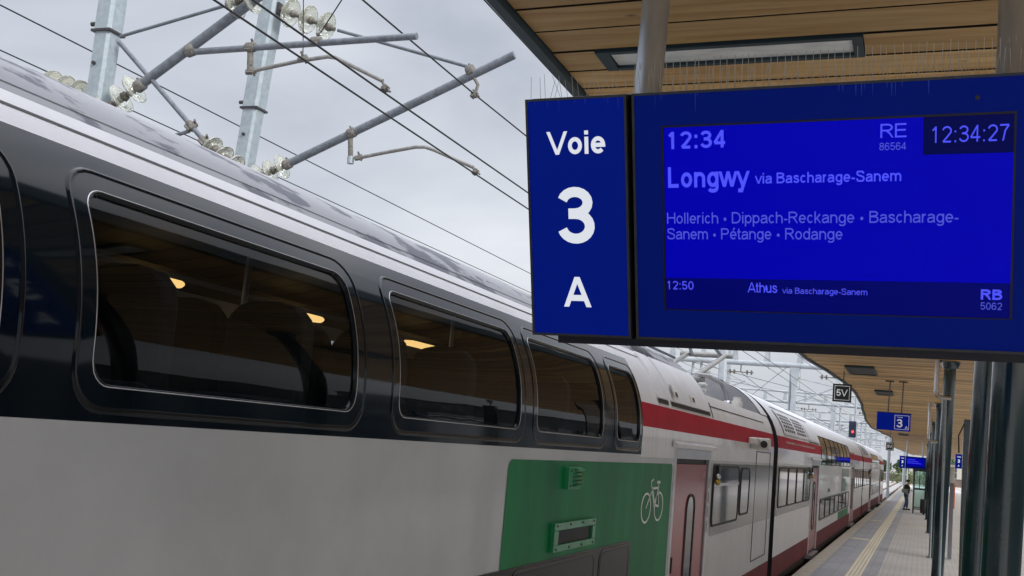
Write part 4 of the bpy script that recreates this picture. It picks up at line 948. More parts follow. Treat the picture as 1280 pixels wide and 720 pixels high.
# bird spikes along the top
bs = thing('bird_spikes', 'row of thin steel bird spikes along the top of the big blue display', 'bird spikes', tuple(sp(0, YT, -.05)))
sbox(MB(), -.87, .94, YT, YT + .004, -.075, -.055).build('spike_base', m_wire_l, bs)
def spike(xk, ln, tlt, d, fb):
    a = sp(xk, YT + .003, d); b = a + (V * 1 + U * tlt + W * fb).normalized() * ln
    MB().tube([a, b], .00125 if xk > -.46 else .0009, 4, caps=False).build('spike', m_wire_l, bs)
xk = -.865
while xk < -.47:
    spike(xk, random.uniform(.06, .10), random.choice((-.30, -.18, .02, .2, .3)) + random.gauss(0, .05), random.choice((-.03, -.07)), random.uniform(-.15, .15)); xk += random.uniform(.014, .024)
k = 0
while xk < .935:
    spike(xk, .118 * random.uniform(.95, 1.03), random.gauss(0, .02), -.07, -.08)
    spike(xk + .009, .078 * random.uniform(.9, 1.06), random.gauss(.03, .10), -.045, .15)
    if k % 2: spike(xk + .015, .060 * random.uniform(.9, 1.1), random.gauss(-.02, .12), -.09, -.2)
    xk += .0245 * random.uniform(.92, 1.08); k += 1

# ------------------------------------------------------------------ smaller hanging signs
UX = Vector((1, 0, 0)); UZ = Vector((0, 0, 1))
def small_track_sign(y, x0, x1, z0, z1, txt, label):
    t = thing('track_sign', label, 'hanging sign', ((x0 + x1) / 2, y, z0))
    p = MB().box(x0, x1, y, y + .06, z0, z1).build('panel', pm('sign_dark_green', (.014, .026, .024), rough=.4), t)
    o = Vector((x0, y, z0)); w_, h_ = x1 - x0, z1 - z0; f = MB(); e = .035; th = .010
    for a, b, c, d in ((e, w_ - e, h_ - e - th, h_ - e), (e, w_ - e, e, e + th), (e, e + th, e, h_ - e), (w_ - e - th, w_ - e, e, h_ - e)): f.box(x0 + a, x0 + b, y - .003, y, z0 + c, z0 + d)
    f.build('border', m_lettersd, p)
    lettering('lettering', txt, m_lettersd, p, o, UX, UZ, w_ * .2, w_ * .80, h_ * .32, h_ * .70, .17)
    MB().tube([((x0 + x1) / 2 + .02, y + .03, z1), ((x0 + x1) / 2 + .02, y + .03, ZC)], .012, 8).build('hanger_rod', m_rust, t)
def kz(z): return 2.3 + (z - 2.3) * K_
small_track_sign(27.0 * K_, -2.04 * K_, -1.61 * K_, kz(3.76), kz(4.185), '5V', 'square dark sign reading 5V hanging from the wavy canopy edge')
small_track_sign(62.0 * K_, -1.80 * K_, -1.40 * K_, kz(3.24), kz(3.67), '6V', 'farther, much smaller square dark sign hanging past the 3 A sign')
t = thing('track_number_sign', 'small blue hanging sign with a boxed white 3 and a small A', 'hanging sign', (-.68 * K_, 29.1 * K_, kz(3.25)))
YS = 29.1 * K_
def kbox(m, x0, x1, ya, yb, z0, z1): return m.box(x0 * K_, x1 * K_, YS + ya, YS + yb, kz(z0), kz(z1))
p = kbox(MB(), -1.09, -.285, 0, .1, 3.25, 3.685).build('panel', m_blue, t)
kbox(MB(), -1.10, -.275, -.002, .102, 3.685, 3.70).build('top_trim', m_frame, t)
f = MB()
for a, b, c, d in ((-.665, -.32, 3.633, 3.643), (-.665, -.32, 3.285, 3.295), (-.665, -.655, 3.295, 3.633), (-.330, -.32, 3.295, 3.633)): kbox(f, a, b, -.005, 0, c, d)
f.build('border', m_lettersd, p)
O = Vector((0, YS, 0))
lettering('lettering', '3', m_lettersd, p, O, UX, UZ, -.615 * K_, -.475 * K_, kz(3.335), kz(3.545), .17); lettering('lettering', 'A', m_lettersd, p, O, UX, UZ, -.415 * K_, -.345 * K_, kz(3.31), kz(3.38), .17); lettering('lettering', 'Voie', m_lettersd, p, O, UX, UZ, -.615 * K_, -.475 * K_, kz(3.575), kz(3.61), .14)
for x in (-.83, -.51): MB().tube([(x * K_, YS + .05, kz(3.70)), (x * K_ + .02, YS + .05, ZC)], .014, 8).build('hanger_rod', m_rust, t); MB().box(x * K_ - .08, x * K_ + .10, YS, YS + .1, ZC - .02, ZC - .006).build('ceiling_bracket', m_dark, t)
def far_display(x0, y, s, z0, label, flip=1):
    t = thing('platform_display', label, 'platform sign', (x0 + .9 * s, y, z0))
    h = .9 * s
    a = MB().box(x0, x0 + .40 * s, y, y + .14, z0, z0 + h).build('track_panel', m_blue, t); b = MB().box(x0 + .42 * s, x0 + 1.84 * s, y, y + .14, z0, z0 + h).build('display_face', m_bluedim, t)
    MB().box(x0 + .53 * s, x0 + 1.70 * s, y - .006, y, z0 + .12 * s, z0 + .77 * s).build('screen', m_screen, b); MB().box(x0 + .53 * s, x0 + 1.70 * s, y - .009, y - .006, z0 + .12 * s, z0 + .24 * s).build('screen_row', m_screend, b)
    o = Vector((x0, y - .003, z0))
    lettering('lettering', 'Voie', m_letters, a, o, UX, UZ, .09 * s, .32 * s, .69 * s, .78 * s, .2); lettering('lettering', '3', m_letters, a, o, UX, UZ, .13 * s, .27 * s, .36 * s, .57 * s, .2); lettering('lettering', 'A', m_letters, a, o, UX, UZ, .15 * s, .25 * s, .12 * s, .23 * s, .2)
    for q in range(3): MB().box(x0 + .56 * s, x0 + (1.1 + .2 * q) * s, y - .009, y - .006, z0 + (.66 - q * .13) * s, z0 + (.69 - q * .13) * s).build('text_line', m_txt, b)
    for x in (x0 + .5 * s, x0 + 1.6 * s): MB().tube([(x, y + .07, z0 + h), (x, y + .07, ZC)], .05, 10).build('hanger_pipe', m_hanger, t)
far_display(-1.50 * K_, 86 * K_, K_, kz(2.40), 'far blue platform display hanging above the glass shelter')
far_display(1.62, 60, .8, 2.6, 'far blue display glimpsed between the columns')

# ------------------------------------------------------------------ glass shelter and person
sh = thing('waiting_shelter', 'glass waiting shelter with dark frame next to the standing man', 'shelter', (.3, 64, 0))
fr = MB(); x0, x1, y0, y1, hh = -.36, .95, 63.4, 66.4, 2.40
for x in (x0, x1 - .07):
    for y in (y0, y1): fr.box(x, x + .07, y, y + .07, .0, hh - .12)
fr.box(x0 - .03, x1 + .03, y0 - .05, y1 + .12, hh - .12, hh + .02)
for y in (y0 + .01, y1 + .01):
    for z in (1.28, .22): fr.box(x0 + .07, x1 - .07, y, y + .05, z, z + .06)
for z in (1.28, .22): fr.box(x0 + .01, x0 + .06, y0 + .07, y1, z, z + .06)
fr.box(x0 + .30, x0 + .34, y0 + .01, y0 + .05, 1.34, hh - .12)
fr.build('frame', pm('shelter_frame_dark', (.02, .03, .032), rough=.4), sh)
for z0, z1 in ((.28, 1.28), (1.34, 2.28)):
    MB().box(x0 + .07, x1 - .07, y0 + .02, y0 + .032, z0, z1).build('glass_pane', g_clear, sh); MB().box(x0 + .07, x1 - .07, y1 + .02, y1 + .032, z0, z1).build('glass_pane', g_clear, sh); MB().box(x0 + .02, x0 + .032, y0 + .07, y1, z0, z1).build('glass_pane', g_clear, sh)
MB().box(.10, .85, 64.2, 64.7, .40, .46).box(.15, .2, 64.3, 64.6, 0, .4).box(.75, .8, 64.3, 64.6, 0, .4).build('bench', m_dark, sh)
bn = thing('litter_bin', 'dark litter bin standing in front of the glass shelter', 'bin', (.22, 62.9, 0)); MB().lathe([(.17, .08), (.19, .1), (.2, .78), (.17, .82)], (.22, 62.9, 0), (0, 0, 1), 14).build('bin_body', m_dark, bn); MB().lathe([(.05, 0), (.05, .08)], (.22, 62.9, 0), (0, 0, 1), 8).build('bin_foot', m_dark, bn)

def skinmesh(name, verts, edges, radii, mat, parent, sub=2, root=0):
    me = bpy.data.meshes.new(name); me.from_pydata(verts, edges, []); o = bpy.data.objects.new(name, me); C.objects.link(o)
    o.modifiers.new('skin', 'SKIN'); 
    for i, r in enumerate(radii):
        rr_ = r if isinstance(r, tuple) else (r, r); me.skin_vertices[0].data[i].radius = rr_; me.skin_vertices[0].data[i].use_root = (i == root)
    s = o.modifiers.new('sub', 'SUBSURF'); s.levels = sub; s.render_levels = sub
    me.materials.append(mat); dg = bpy.context.evaluated_depsgraph_get(); dg.update()
    m2 = bpy.data.meshes.new_from_object(o.evaluated_get(dg)); m2.name = name
    for pl in m2.polygons: pl.use_smooth = True
    if not m2.materials: m2.materials.append(mat)
    bpy.data.objects.remove(o); o = bpy.data.objects.new(name, m2); C.objects.link(o)
    attach(o, parent); return o
pe = thing('person', 'man in black jacket and blue jeans with a shoulder bag, looking down at his phone', 'person', (-.74, 67.6, 0))
px, py = -.74, 67.6
def q(x, y, z): return (px + x, py + y, z)
# one continuous body (skin); clothing lies over it. He faces +X (towards the shelter) and bends his head.
bv = [q(0, 0, .93), q(.01, 0, 1.12), q(.02, 0, 1.32), q(.03, 0, 1.44), q(.07, 0, 1.50), q(.11, 0, 1.58), q(.13, 0, 1.66),
      q(.02, -.17, 1.40), q(.0, -.22, 1.14), q(.20, -.12, 1.12), q(.02, .17, 1.40), q(.0, .22, 1.14), q(.20, .12, 1.12),
      q(-.02, -.09, .88), q(.03, -.11, .48), q(-.10, -.12, .08), q(.10, -.12, .03), q(.0, .09, .88), q(.08, .11, .48), q(.06, .13, .08), q(.25, .14, .03)]
be = [(0, 1), (1, 2), (2, 3), (3, 4), (4, 5), (5, 6), (3, 7), (7, 8), (8, 9), (3, 10), (10, 11), (11, 12), (0, 13), (13, 14), (14, 15), (15, 16), (0, 17), (17, 18), (18, 19), (19, 20)]
br = [(.11, .12), (.10, .12), (.11, .14), (.08, .09), .05, .085, .085, .05, .04, .028, .05, .04, .028, .075, .052, .036, .03, .075, .052, .036, .03]
skinmesh('body', bv, be, br, m_skin, pe)
for s in (-1, 1):   # hands with fingers round the phone
    hb = q(.20, s * .12, 1.12); m_ = MB(); m_.obox(Vector(hb) + Vector((.05, -s * .03, .01)), Vector((.045, -s * .02, 0)), Vector((.01, .03, 0)), Vector((0, 0, .014)))
    for k in range(4): st = Vector(hb) + Vector((.085, -s * (.03 + .0), .02 - k * .014)); m_.tube([st, st + Vector((.04 - .004 * k, -s * .02, .0)), st + Vector((.05, -s * .045, .004))], [.009, .008, .006], 6)
    st = Vector(hb) + Vector((.05, -s * .04, .03)); m_.tube([st, st + Vector((.03, -s * .02, .02)), st + Vector((.05, -s * .035, .02))], [.011, .009, .007], 6)
    m_.build('hand', m_skin, pe)
skinmesh('jacket', [q(0, 0, .90), q(.01, 0, 1.12), q(.02, 0, 1.33), q(.03, 0, 1.43), q(.02, -.18, 1.40), q(-.01, -.24, 1.14), q(.17, -.14, 1.12), q(.02, .18, 1.40), q(-.01, .24, 1.14), q(.17, .14, 1.12)],
         [(0, 1), (1, 2), (2, 3), (3, 4), (4, 5), (5, 6), (3, 7), (7, 8), (8, 9)], [(.17, .21), (.16, .21), (.17, .22), (.12, .13), .10, .08, .06, .10, .08, .06], m_jacket, pe)
skinmesh('jeans', [q(0, 0, .96), q(-.02, -.09, .86), q(.03, -.11, .48), q(-.10, -.12, .10), q(0, .09, .86), q(.08, .11, .48), q(.06, .13, .10)], [(0, 1), (1, 2), (2, 3), (0, 4), (4, 5), (5, 6)], [(.13, .16), .105, .075, .06, .105, .075, .06], m_jeans, pe)
for a in ((-.13, -.12, .05), (.03, .13, .05)):
    b = q(*a); MB().obox(Vector(b) + Vector((.09, 0, 0)), Vector((.14, 0, 0)), Vector((0, .05, 0)), Vector((0, 0, .045))).build('shoe', m_dark, pe, bevel=.03)
hm = MB(); hc = Vector(q(.11, 0, 1.64)); hm.lathe([(.02, -.03), (.085, .0), (.108, .05), (.105, .09), (.07, .125), (.01, .14)], hc + Vector((-.02, 0, -.02)), (-.25, 0, 1), 16); hm.build('hair', m_hair, pe)
fc = Vector(q(.20, 0, 1.605)); MB().lathe([(.018, 0), (.004, .03)], fc, (1, 0, -.3), 8).build('nose', m_skin, pe)
for s in (-1, 1): MB().lathe([(.008, 0), (.002, .004)], fc + Vector((.0, s * .03, .03)), (1, 0, 0), 8).build('eye', m_dark, pe); MB().lathe([(.012, 0), (.03, .012), (.02, .02)], Vector(q(.11, s * .078, 1.62)), (0, s, 0), 8).build('ear', m_skin, pe)
MB().box(px + .20, px + .222, py - .018, py + .018, 1.595 - .035, 1.595 - .028).build('mouth', m_door, pe)
bg = thing('shoulder_bag', 'pale grey-green shoulder bag slung across the man on the platform', 'bag', q(-.05, -.25, 1.0)); MB().box(px - .24, px + .10, py - .34, py - .24, .98, 1.20).build('bag_body', m_bag, bg, bevel=.03)
MB().tube([q(-.15, -.29, 1.19), q(-.1, -.2, 1.38), q(.02, .0, 1.52), q(.08, .18, 1.36), q(.16, .0, 1.24), q(.08, -.26, 1.19)], .014, 6).build('strap', m_bag, bg)
ph = MB().obox(q(.30, 0, 1.16), Vector((.03, 0, .03)), Vector((0, .036, 0)), Vector((.004, 0, -.004))).build('phone', m_dark); tag(ph, 'black phone held in both hands by the man on the platform', 'phone')

# ------------------------------------------------------------------ overhead line: near masts and cantilevers
def mast(x, y, ztop, label, w=.125, zj=None, lean=0., mat=None, group='catenary masts', cat='catenary mast'):
    t = thing('catenary_mast', label, cat, (x, y, -.8), group); mt = mat or m_galv
    def shaft(z0, z1, h, nm):
        m = MB(); vs = []
        for z in (z0, z1):
            c = h * .28; xx = x + lean * (z - 5)
            vs += [(xx + a, y + b, z) for a, b in ((-h + c, -h), (h - c, -h), (h, -h + c), (h, h - c), (h - c, h), (-h + c, h), (-h, h - c), (-h, -h + c))]
        m.add(vs, [(i, (i + 1) % 8, 8 + (i + 1) % 8, 8 + i) for i in range(8)] + [tuple(range(8)), tuple(range(8, 16))]); return m.build(nm, mt, t)
    if zj:
        shaft(-.8, zj, w * .90, 'lower_shaft'); shaft(zj, ztop, w, 'upper_shaft')
        MB().tube([(x + lean * (zj - 5) - w - .05, y - w * .5, zj + .07), (x + lean * (zj - 5) - w + .02, y - w * .5, zj + .07)], .02, 8).build('bolt', m_bolt, t)
        MB().lathe([(.016, 0), (.016, .02)], (x + lean * (zj - 5) - .02, y - w * .9, zj - .28), (0, -1, 0), 8).build('bolt', m_bolt, t)
        m = MB(); m.box(x - w - .006 + lean * (zj - 5), x + w + .006 + lean * (zj - 5), y - w - .006, y + w + .006, zj - .008, zj + .012); m.build('joint_collar', m_bolt, t)
    else: shaft(-.8, ztop, w, 'shaft')
    MB().box(x - .25, x + .25, y - .25, y + .25, -.85, -.78).build('base_plate', mt, t)
    return t
def insulator(par, a, b, n=3, r=.13):
    a, b = Vector(a), Vector(b); d = (b - a); l = d.length; d.normalize()
    MB().tube([a, b], .022, 10).build('insulator_rod', m_cap, par)
    for k in range(n):
        c = a + d * (l * (k + .5) / n)
        g = MB().lathe([(.035, -.03), (.06, -.028), (r * .6, -.022), (r * .92, -.008), (r, .010), (r * .96, .016), (r * .85, .006), (r * .8, .016), (r * .66, .0), (r * .6, .014), (r * .45, .0), (.05, .02), (.035, .03)], c, d, 28)
        g.build('insulator_disc', m_insul, par)
        MB().lathe([(.036, 0), (.042, .012), (.036, .045), (.02, .05)], c + d * .02, d, 12).build('insulator_cap', m_cap, par)
def clamp(par, p, s=.045, d=(1, 0, 0)):
    m = MB(); d = Vector(d).normalized(); o = d.orthogonal().normalized(); p = Vector(p)
    m.lathe([(s, -.04), (s * 1.15, -.03), (s * 1.15, .03), (s, .04)], p, d, 12); m.obox(p + o * s, d * .022, o * .02, d.cross(o) * .014)
    m.obox(p - o * s * 1.0, d * .03, o * .016, d.cross(o) * .012)
    m.tube([p + o * s * 1.3 - d.cross(o) * .05, p + o * s * 1.3 + d.cross(o) * .05], .01, 6); m.build('clamp', m_rust, par)
def A9(x, z): return (x, 9.0, z)
mt2 = mast(-6.52, 9.0, 6.9, 'right of the two near galvanised masts, carrying the longer diagonal tube', .096, 5.33, lean=.055)
c2 = thing('cantilever_arm', 'overhead line bracket with the long diagonal tube ending right, nearest the blue sign', 'cantilever', A9(-6.3, 4.7), 'overhead line brackets near the train')
MB().tube([A9(-6.06, 4.74), A9(-3.69, 5.80)], .040, 16).build('diagonal_tube', m_pipe, c2); insulator(c2, A9(-6.42, 4.60), A9(-6.02, 4.755)); clamp(c2, A9(-6.02, 4.757), .045, (1, 0, .44))
MB().tube([A9(-5.62, 6.14), A9(-4.11, 5.69)], .018, 10).build('tie_rod', m_pipe, c2); insulator(c2, A9(-6.32, 6.40), A9(-5.66, 6.15), 3, .15); clamp(c2, A9(-4.12, 5.66), .05, (1, 0, .4))
MB().tube([A9(-4.10, 5.62), A9(-4.03, 5.52), A9(-4.05, 5.43)], .016, 8).build('messenger_hanger', m_rust, c2); clamp(c2, A9(-4.06, 5.42), .02, (0, 1, 0))
clamp(c2, A9(-5.33, 5.07), .045, (1, 0, .44))
MB().tube([A9(-5.34, 5.04), A9(-5.31, 4.82)], .026, 8).build('drop_bracket', m_rust, c2); MB().tube([A9(-5.31, 4.83), A9(-5.305, 4.76)], .034, 8).build('drop_foot', m_galv, c2)
MB().tube([A9(-5.26, 4.81), A9(-4.96, 4.865), A9(-4.62, 4.92), A9(-4.52, 4.92), A9(-4.42, 4.89), A9(-4.0, 4.72)], .018, 10).build('registration_arm', m_arm, c2)
MB().tube([A9(-4.0, 4.73), A9(-3.975, 4.67)], .012, 8).build('contact_clip', m_rust, c2); clamp(c2, A9(-3.97, 4.672), .014, (0, 1, 0)); clamp(c2, A9(-5.22, 4.82), .022, (1, 0, .1))
MB().obox(A9(-6.42, 6.42), Vector((.10, 0, -.02)), Vector((0, .05, 0)), Vector((0, 0, .06))).build('mast_bracket', m_bolt, c2)
MB().obox(A9(-6.42, 4.60), Vector((.08, 0, .02)), Vector((0, .05, 0)), Vector((0, 0, .05))).build('mast_bracket', m_bolt, c2)
def A7(x, z): return (x, 6.7, z)
mt1 = mast(-6.35, 6.7, 6.9, 'left of the two near galvanised masts, close to the top left corner', .090, 5.24, lean=.0)
c1 = thing('cantilever_arm', 'overhead line bracket with crossing tubes and a short level tube, nearer the left edge', 'cantilever', A7(-6.2, 4.7), 'overhead line brackets near the train')
MB().tube([A7(-5.99, 4.76), A7(-4.70, 5.62)], .040, 16).build('diagonal_tube', m_pipe, c1); insulator(c1, A7(-6.30, 4.56), A7(-5.95, 4.79)); clamp(c1, A7(-5.95, 4.785), .045, (1, 0, .66))
MB().tube([A7(-5.48, 5.045), A7(-3.52, 5.08)], .026, 12).build('level_tube', m_pipe, c1); clamp(c1, A7(-5.50, 5.06), .045, (1, 0, .3))
MB().tube([A7(-6.22, 5.21), A7(-5.25, 5.41)], .014, 8).build('tie_rod', m_pipe, c1); insulator(c1, A7(-5.22, 5.42), A7(-4.92, 5.49), 2, .14)
MB().tube([A7(-6.22, 5.16), A7(-5.26, 4.32)], .020, 10).build('brace_tube', m_pipe, c1); insulator(c1, A7(-5.24, 4.30), A7(-4.90, 4.08), 3, .10); clamp(c1, A7(-5.40, 4.44), .028, (1, 0, -.9))
MB().tube([A7(-5.56, 4.36), A7(-5.41, 4.40)], .016, 8).build('side_stub', m_pipe, c1); clamp(c1, A7(-5.26, 4.32), .022, (1, 0, -.9))
clamp(c1, A7(-4.94, 5.06), .034, (1, 0, 0)); MB().tube([A7(-4.94, 5.04), A7(-4.92, 4.87)], .024, 8).build('drop_bracket', m_rust, c1); clamp(c1, A7(-4.91, 4.865), .02, (1, 0, 0))
MB().tube([A7(-4.88, 4.87), A7(-4.5, 4.93), A7(-4.25, 4.955), A7(-4.18, 4.945), A7(-3.76, 4.75)], .0155, 10).build('registration_arm', m_arm, c1); MB().tube([A7(-3.76, 4.75), A7(-3.735, 4.69)], .010, 8).build('contact_clip', m_rust, c1); clamp(c1, A7(-3.735, 4.688), .013, (0, 1, 0))
clamp(c1, A7(-4.36, 5.08), .032, (1, 0, 0)); MB().tube([A7(-4.36, 5.10), A7(-4.12, 5.50)], .005, 6).build('stay_wire', m_wire, c1)
MB().tube([A7(-4.53, 5.52), A7(-4.46, 4.96)], .004, 6).build('stay_wire', m_wire, c1); clamp(c1, A7(-4.46, 4.95), .016, (1, 0, .2))
c0 = thing('insulator_string', 'string of glass discs half hidden behind the train roof at far left', 'insulator', A7(-6.9, 4.8)); insulator(c0, A7(-6.95, 4.84), A7(-6.50, 4.70), 3, .13)
mast(-8.2, 47.1, 8.2, 'pale mast seen under the big sign, left of the gantry column', .15, mat=m_pale, zj=None)

# ------------------------------------------------------------------ wires (each its own object)
def wire(name, pts, r, label, cat='overhead wire', sag=0.):
    P_ = []
    for a, b in zip(pts[:-1], pts[1:]):
        n = 12 if sag else 1
        for k in range(n):
            q_ = k / n; v = Vector(a).lerp(Vector(b), q_); v.z -= 4 * sag * q_ * (1 - q_); P_.append(v)
    P_.append(Vector(pts[-1])); return tag(MB().tube(P_, r, 6, caps=False).build(name, m_wire), label, cat, 'overhead wires')
wire('contact_wire', [(-3.97, -25, 4.655), (-3.97, 9, 4.655), (-3.9, 51.5, 4.70), (-4.0, 85, 4.72), (-3.85, 180, 4.72)], .0075, 'contact wire clipped to the longer cantilever arm above the train')
wire('contact_wire', [(-3.73, -25, 4.66), (-3.735, 6.7, 4.66), (-3.9, 51.5, 4.95), (-4.6, 116, 6.3)], .0075, 'contact wire clipped to the left cantilever arm, crossing just above the other')
wire('messenger_wire', [(-4.06, -25, 5.44), (-4.06, 9, 5.43), (-3.9, 51.5, 5.9), (-4, 85, 5.9), (-3.9, 180, 5.9)], .0075, 'messenger wire hung from the tip of the longer diagonal tube')
wire('messenger_wire', [(-3.7, -25, 6.01), (-3.7, 40, 6.01), (-3.8, 85, 6.1), (-3.9, 180, 6.1)], .007, 'wire passing behind the canopy corner, right of both cantilevers')
wire('feeder_wire', [(-8.3, -25, 5.88), (-8.3, 60, 5.86), (-8.1, 180, 5.8)], .008, 'long thin wire crossing the sky behind both near masts')
wire('feeder_wire', [(-8.1, -25, 5.38), (-8.1, 60, 5.38), (-8.1, 180, 5.4)], .007, 'low wire meeting the train roof at far left')
n_ = 0
for xc, tn in ((-8.1, 'second'), (-12.3, 'third'), (-16.5, 'fourth')):
    for z, sg_, nm in ((4.75, 0, 'contact_wire'), (6.15, .35, 'messenger_wire')):
        wire(nm, [(xc, 51.5, z), (xc - .2, 85, z), (xc + .2, 116, z), (xc, 148, z), (xc, 185, z), (xc, 230, z)], .013, ('lower' if nm[0] == 'c' else 'upper sagging') + ' wire of the %s track, far behind the train' % tn, sag=sg_)
for xa, xb, lb in ((-10.5, -2.8, 'oblique wire slanting up to the right between far gantries'), (-14, -4, 'second oblique wire slanting behind the 5V sign'), (-6, -13, 'oblique wire slanting down to the left behind the pantograph')):
    wire('cross_wire', [(xa, 51.5, 6.5), (xb, 85, 6.4)], .014, lb)
dp = MB()
for k in range(6):
    y = 14 + k * 6; 
for y, dl in ((13.9, 'nearest'), (22, 'second'), (30, 'third'), (38, 'farthest')): 
    tag(MB().tube([(-4.06 + (y - 9) * .0037, y, 5.43 + (y - 9) * .011), (-3.97, y, 4.66)], .004, 4, caps=False).build('dropper_wire', m_wire), dl + ' thin vertical dropper between the messenger and contact wires over the train', 'overhead wire', 'droppers over the train')

# ------------------------------------------------------------------ gantries
def gantry(y, zb, idx, cols, detail, label):
    t = thing('catenary_gantry', label, 'gantry', (-12, y, -.8), 'gantries over the tracks')
    x0, x1 = -27, -2.3
    MB().tube([(x0, y, zb), (x1 + .3, y, zb)], .13 if idx == 0 else .11, 10).build('bottom_chord', m_pale, t)
    MB().tube([(x0, y, zb + .78), (x1 + .3, y, zb + .78)], .07, 8).build('top_chord', m_pale, t)
    x = x0 + .6
    while x < x1:
        MB().prism([(x - .17, y - .05, zb + .08), (x + .17, y - .05, zb + .08), (x + .08, y - .05, zb + .74), (x - .08, y - .05, zb + .74)], (0, .1, 0)).build('strut', m_pale, t); x += 1.5
    for x in cols:
        m = MB(); vs = []
        for z, h in ((-.8, .12), (zb - .95, .11), (zb - .30, .19), (zb - .1, .21)): vs += [(x - h, y - .14, z), (x + h, y - .14, z), (x + h, y + .14, z), (x - h, y + .14, z)]
        m.add(vs, [(4 * i + a, 4 * i + (a + 1) % 4, 4 * i + 4 + (a + 1) % 4, 4 * i + 4 + a) for i in range(3) for a in range(4)] + [(12, 13, 14, 15)]); m.build('support_column', m_pale, t)
    if detail:
        for xc in (-3.9, -8.1, -12.3, -16.5, -20.7):
            s = random.choice((-1, 1)); xp = xc + s * 1.9
            m = MB(); m.tube([(xp, y + .1, zb), (xp, y + .1, 4.55)], .06, 8); m.tube([(xp, y + .1, 4.8), (xc - s * .2, y + .1, 5.75)], .035, 8); m.tube([(xp, y + .1, 6.1), (xc, y + .1, 5.75)], .02, 6)
            m.tube([(xp - s * .7, y + .1, 5.1), (xc - s * .1, y + .1, 5.0), (xc - s * .4, y + .1, 4.8)], .022, 6); m.build('drop_arm', m_pale, t)
            g = MB()
            for q_, (xx, zz) in enumerate(((xp - s * .25, 4.92), (xp - s * .35, 6.04))):
                for e in (-.09, 0, .09): g.lathe([(.03, -.03), (.11, 0), (.03, .03)], (xx - s * e, y + .1, zz + .3 * e), (s, 0, .3), 10)
            g.build('insulators', m_insul, t)
            m = MB(); 
            for e in (-.5, -.3, .3, .5): m.box(xc + e - .03, xc + e + .03, y - .1, y + .1, zb - .55, zb - .35)
            m.box(xc - .6, xc + .6, y - .03, y + .03, zb - .47, zb - .43); m.tube([(xc, y, zb), (xc, y, zb - .45)], .03, 6); m.build('feeder_insulators', m_cap, t)
    return t
G = ((51.5, 6.6, (-5.62, -14.6), 'nearest gantry beam over the tracks, right below the big blue sign'), (85, 6.6, (-6.35, -14.6, -23), 'second gantry, its column left of the red signal'),
     (116, 6.6, (-10.2, -18), 'third gantry across the tracks behind the red signal'), (148, 6.6, (-6.2, -15), 'fourth gantry, pale and small beyond the train end'),
     (185, 6.6, (-10.2, -2.6), 'fifth gantry, very small beyond the platform'), (228, 6.6, (-6.2, -15), 'farthest gantry above the tracks'))
for i, (y, zb, cols, lb) in enumerate(G): gantry(y, zb, i, cols, True, lb)
for i, (x, y, h, lb) in enumerate(((-1.95, 150, 7.2, 'tall white mast right of the train end, under the far 6V sign'), (-10.4, 62, 8.6, 'pale mast rising left behind the pantograph'), (-2.6, 100, 6.9, 'slim pale mast beside the red signal'), (-5.9, 128, 7.5, 'slim pale mast above the far carriage roof'), (-2.2, 205, 7.4, 'tiny pale mast farthest down the line'))):
    mast(x, y, h, lb, .13 if i == 0 else .11, mat=m_pale)
# signal
sgn = thing('railway_signal', 'railway signal showing one red lamp beyond the canopy', 'signal', (-3.0, 56, 0))
MB().tube([(-3.1, 56, 8.0), (-3.1, 56, 4.3)], .05, 8).build('post', m_pale, sgn)
hd = MB().box(-3.38, -3.04, 55.9, 56.1, 3.62, 4.42).build('signal_head', pm('signal_black_blue', (.012, .016, .05), rough=.5), sgn, bevel=.02)
MB().lathe([(.055, 0), (.05, .02), (.0, .03)], (-3.19, 55.9, 3.90), (0, -1, 0), 16).build('lamp_lens', m_tracklamp, hd)
MB().tube([(-3.19, 55.9, 4.2), (-3.19, 55.8, 4.2)], .06, 12).build('dark_lens', m_dark, hd)

# ------------------------------------------------------------------ vegetation and buildings at the end of the line
def leafball(name, c, rad, n, leaf, mat, parent, flat=.8):
    m = MB()
    for i in range(n):
        while True:
            p = Vector((random.uniform(-1, 1), random.uniform(-1, 1), random.uniform(-1, 1)))
            if .35 < p.length < 1: break
        lump = 1 + .25 * math.sin(5 * p.x + 3 * p.y) * math.cos(4 * p.z)
        q_ = Vector((c[0] + p.x * rad[0] * lump, c[1] + p.y * rad[1] * lump, c[2] + p.z * rad[2] * lump)); a = Vector((random.gauss(0, 1), random.gauss(0, 1), random.gauss(0, 1))).normalized(); b = a.orthogonal().normalized() * leaf * random.uniform(.6, 1.3); d = a.cross(b).normalized() * leaf * random.uniform(.5, 1)
        m.add([q_ - b, q_ + d, q_ + b, q_ - d], [(0, 1, 2, 3)])
    return m.build(name, mat, parent)
for i, (x, y, h, lb) in enumerate(((-6.3, 150, 1.3, 'low yellow-green bush between the tracks past the train end'), (-3.2, 245, 3.2, 'round green bush beyond the tracks, left of the far display'), (1.5, 262, 2.8, 'lighter bush behind the far blue display'), (-11, 215, 2.6, 'bush at the left foot of the farthest masts'))):
    t = thing('bush', lb, 'bush', (x, y, -.9)); leafball('foliage', (x, y, -.9 + h * .5), (h * 1.1, h, h * .55), 900, .16, m_leaf, t); MB().tube([(x, y, -1), (x, y, -.3)], .08, 6).build('stem', m_bark, t)
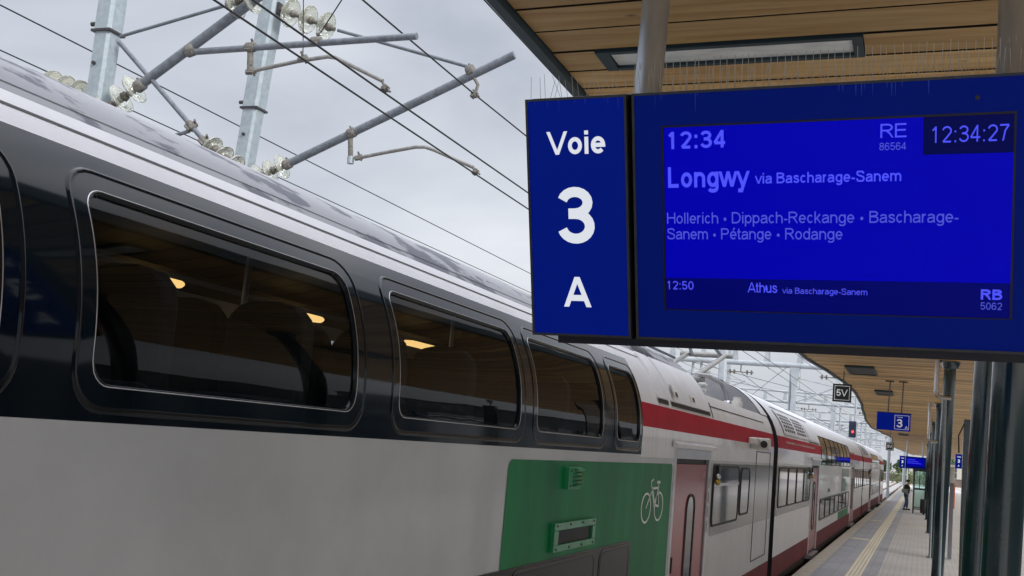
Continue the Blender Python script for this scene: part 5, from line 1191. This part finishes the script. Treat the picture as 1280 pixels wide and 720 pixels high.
for i in range(14):
    x = -48 + i * 8.5 + random.uniform(-2, 2); y = 430 + random.uniform(-30, 50); h = random.uniform(5, 8)
    t = thing('tree', ['dark green tree, %s from the left in the row closing the view down the line' % w for w in ('first', 'second', 'third', 'fourth', 'fifth', 'sixth', 'seventh', 'eighth', 'ninth', 'tenth', 'eleventh', 'twelfth', 'thirteenth', 'last')][i], 'tree', (x, y, -1), 'trees closing the view')
    MB().tube([(x, y, -1), (x + .2, y, h * .5), (x, y, h * .8)], [.35, .22, .08], 8).build('trunk', m_bark, t); leafball('crown', (x, y, h * .58), (h * .5, h * .45, h * .42), 1100, .42, m_leafd, t)
rw = thing('retaining_wall', 'low dark retaining wall crossing behind the tracks at the end of the line', 'wall', (-10, 285, -1)); MB().box(-60, 40, 285, 286, -1, 1.1).build('wall_face', pm('wall_brown_stone', (.13, .10, .085), rough=.9, var=.4, scale=.5), rw); MB().box(-60, 40, 284.9, 286.1, 1.1, 1.25).build('coping', m_conc, rw)
def building(x, y, w, d, h, label, mat, rows, colsn):
    t = thing('building', label, 'building', (x, y, -1)); MB().box(x - w / 2, x + w / 2, y, y + d, -1, h).build('wall', mat, t); MB().box(x - w / 2 - .2, x + w / 2 + .2, y - .2, y + d + .2, h, h + .35).build('roof', m_facade, t)
    wi = None
    for r in range(rows):
        for c in range(colsn):
            a = x - w / 2 + w * (c + .5) / colsn; z = 1.2 + (h - 1.5) * r / rows
            if wi is None: wi = MB().box(-.55, .55, -.05, 0, 0, 1.4).build('window', m_pane, t); o = wi
            else: o = wi.copy(); C.objects.link(o)
            o.location = (a, y, z)
building(4.5, 300, 14, 10, 4.6, 'cream low building at the end of the line, behind the far display', m_build, 2, 6)
building(-30, 330, 22, 12, 9, 'cream block far left behind the train', m_build, 4, 8)
building(40, 90, 14, 60, 7, 'grey building beyond the platforms on the right', m_facade, 3, 6)
# station side building with white louvres, seen between the right-hand columns
sb = thing('station_building', 'station building with white louvres glimpsed between the right columns', 'building', (12, 40, -1))
MB().box(15.5, 22, -20, 170, -1, 3.6).build('wall', m_facade, sb)
for k in range(14): hb_ = MB().box(-.12, .0, 0, 8, 0, .07).build('louvre', m_louv, sb); hb_.location = (15.5, 44, .8 + k * .17)
for k in range(36):
    MB().box(15.42, 15.5, -18 + k * 5, -14.6 + k * 5, .6, 2.9).build('window', m_pane, sb)
lv = thing('louvre_screen', 'screen of white horizontal louvres between the two thickest columns', 'louvre', (1.5, 22, 0))
for x in (.98, 1.50): MB().box(x, x + .04, 21.9, 21.98, 0, 4.2).build('post', m_trim, lv)
ls = MB().box(1.02, 1.50, 21.92, 21.98, 0, .055).build('louvre_slat', m_louv, lv)
for k in range(16):
    o = ls if k == 0 else ls.copy()
    if k: C.objects.link(o)
    o.location = (0, 0, 2.75 + k * .088)
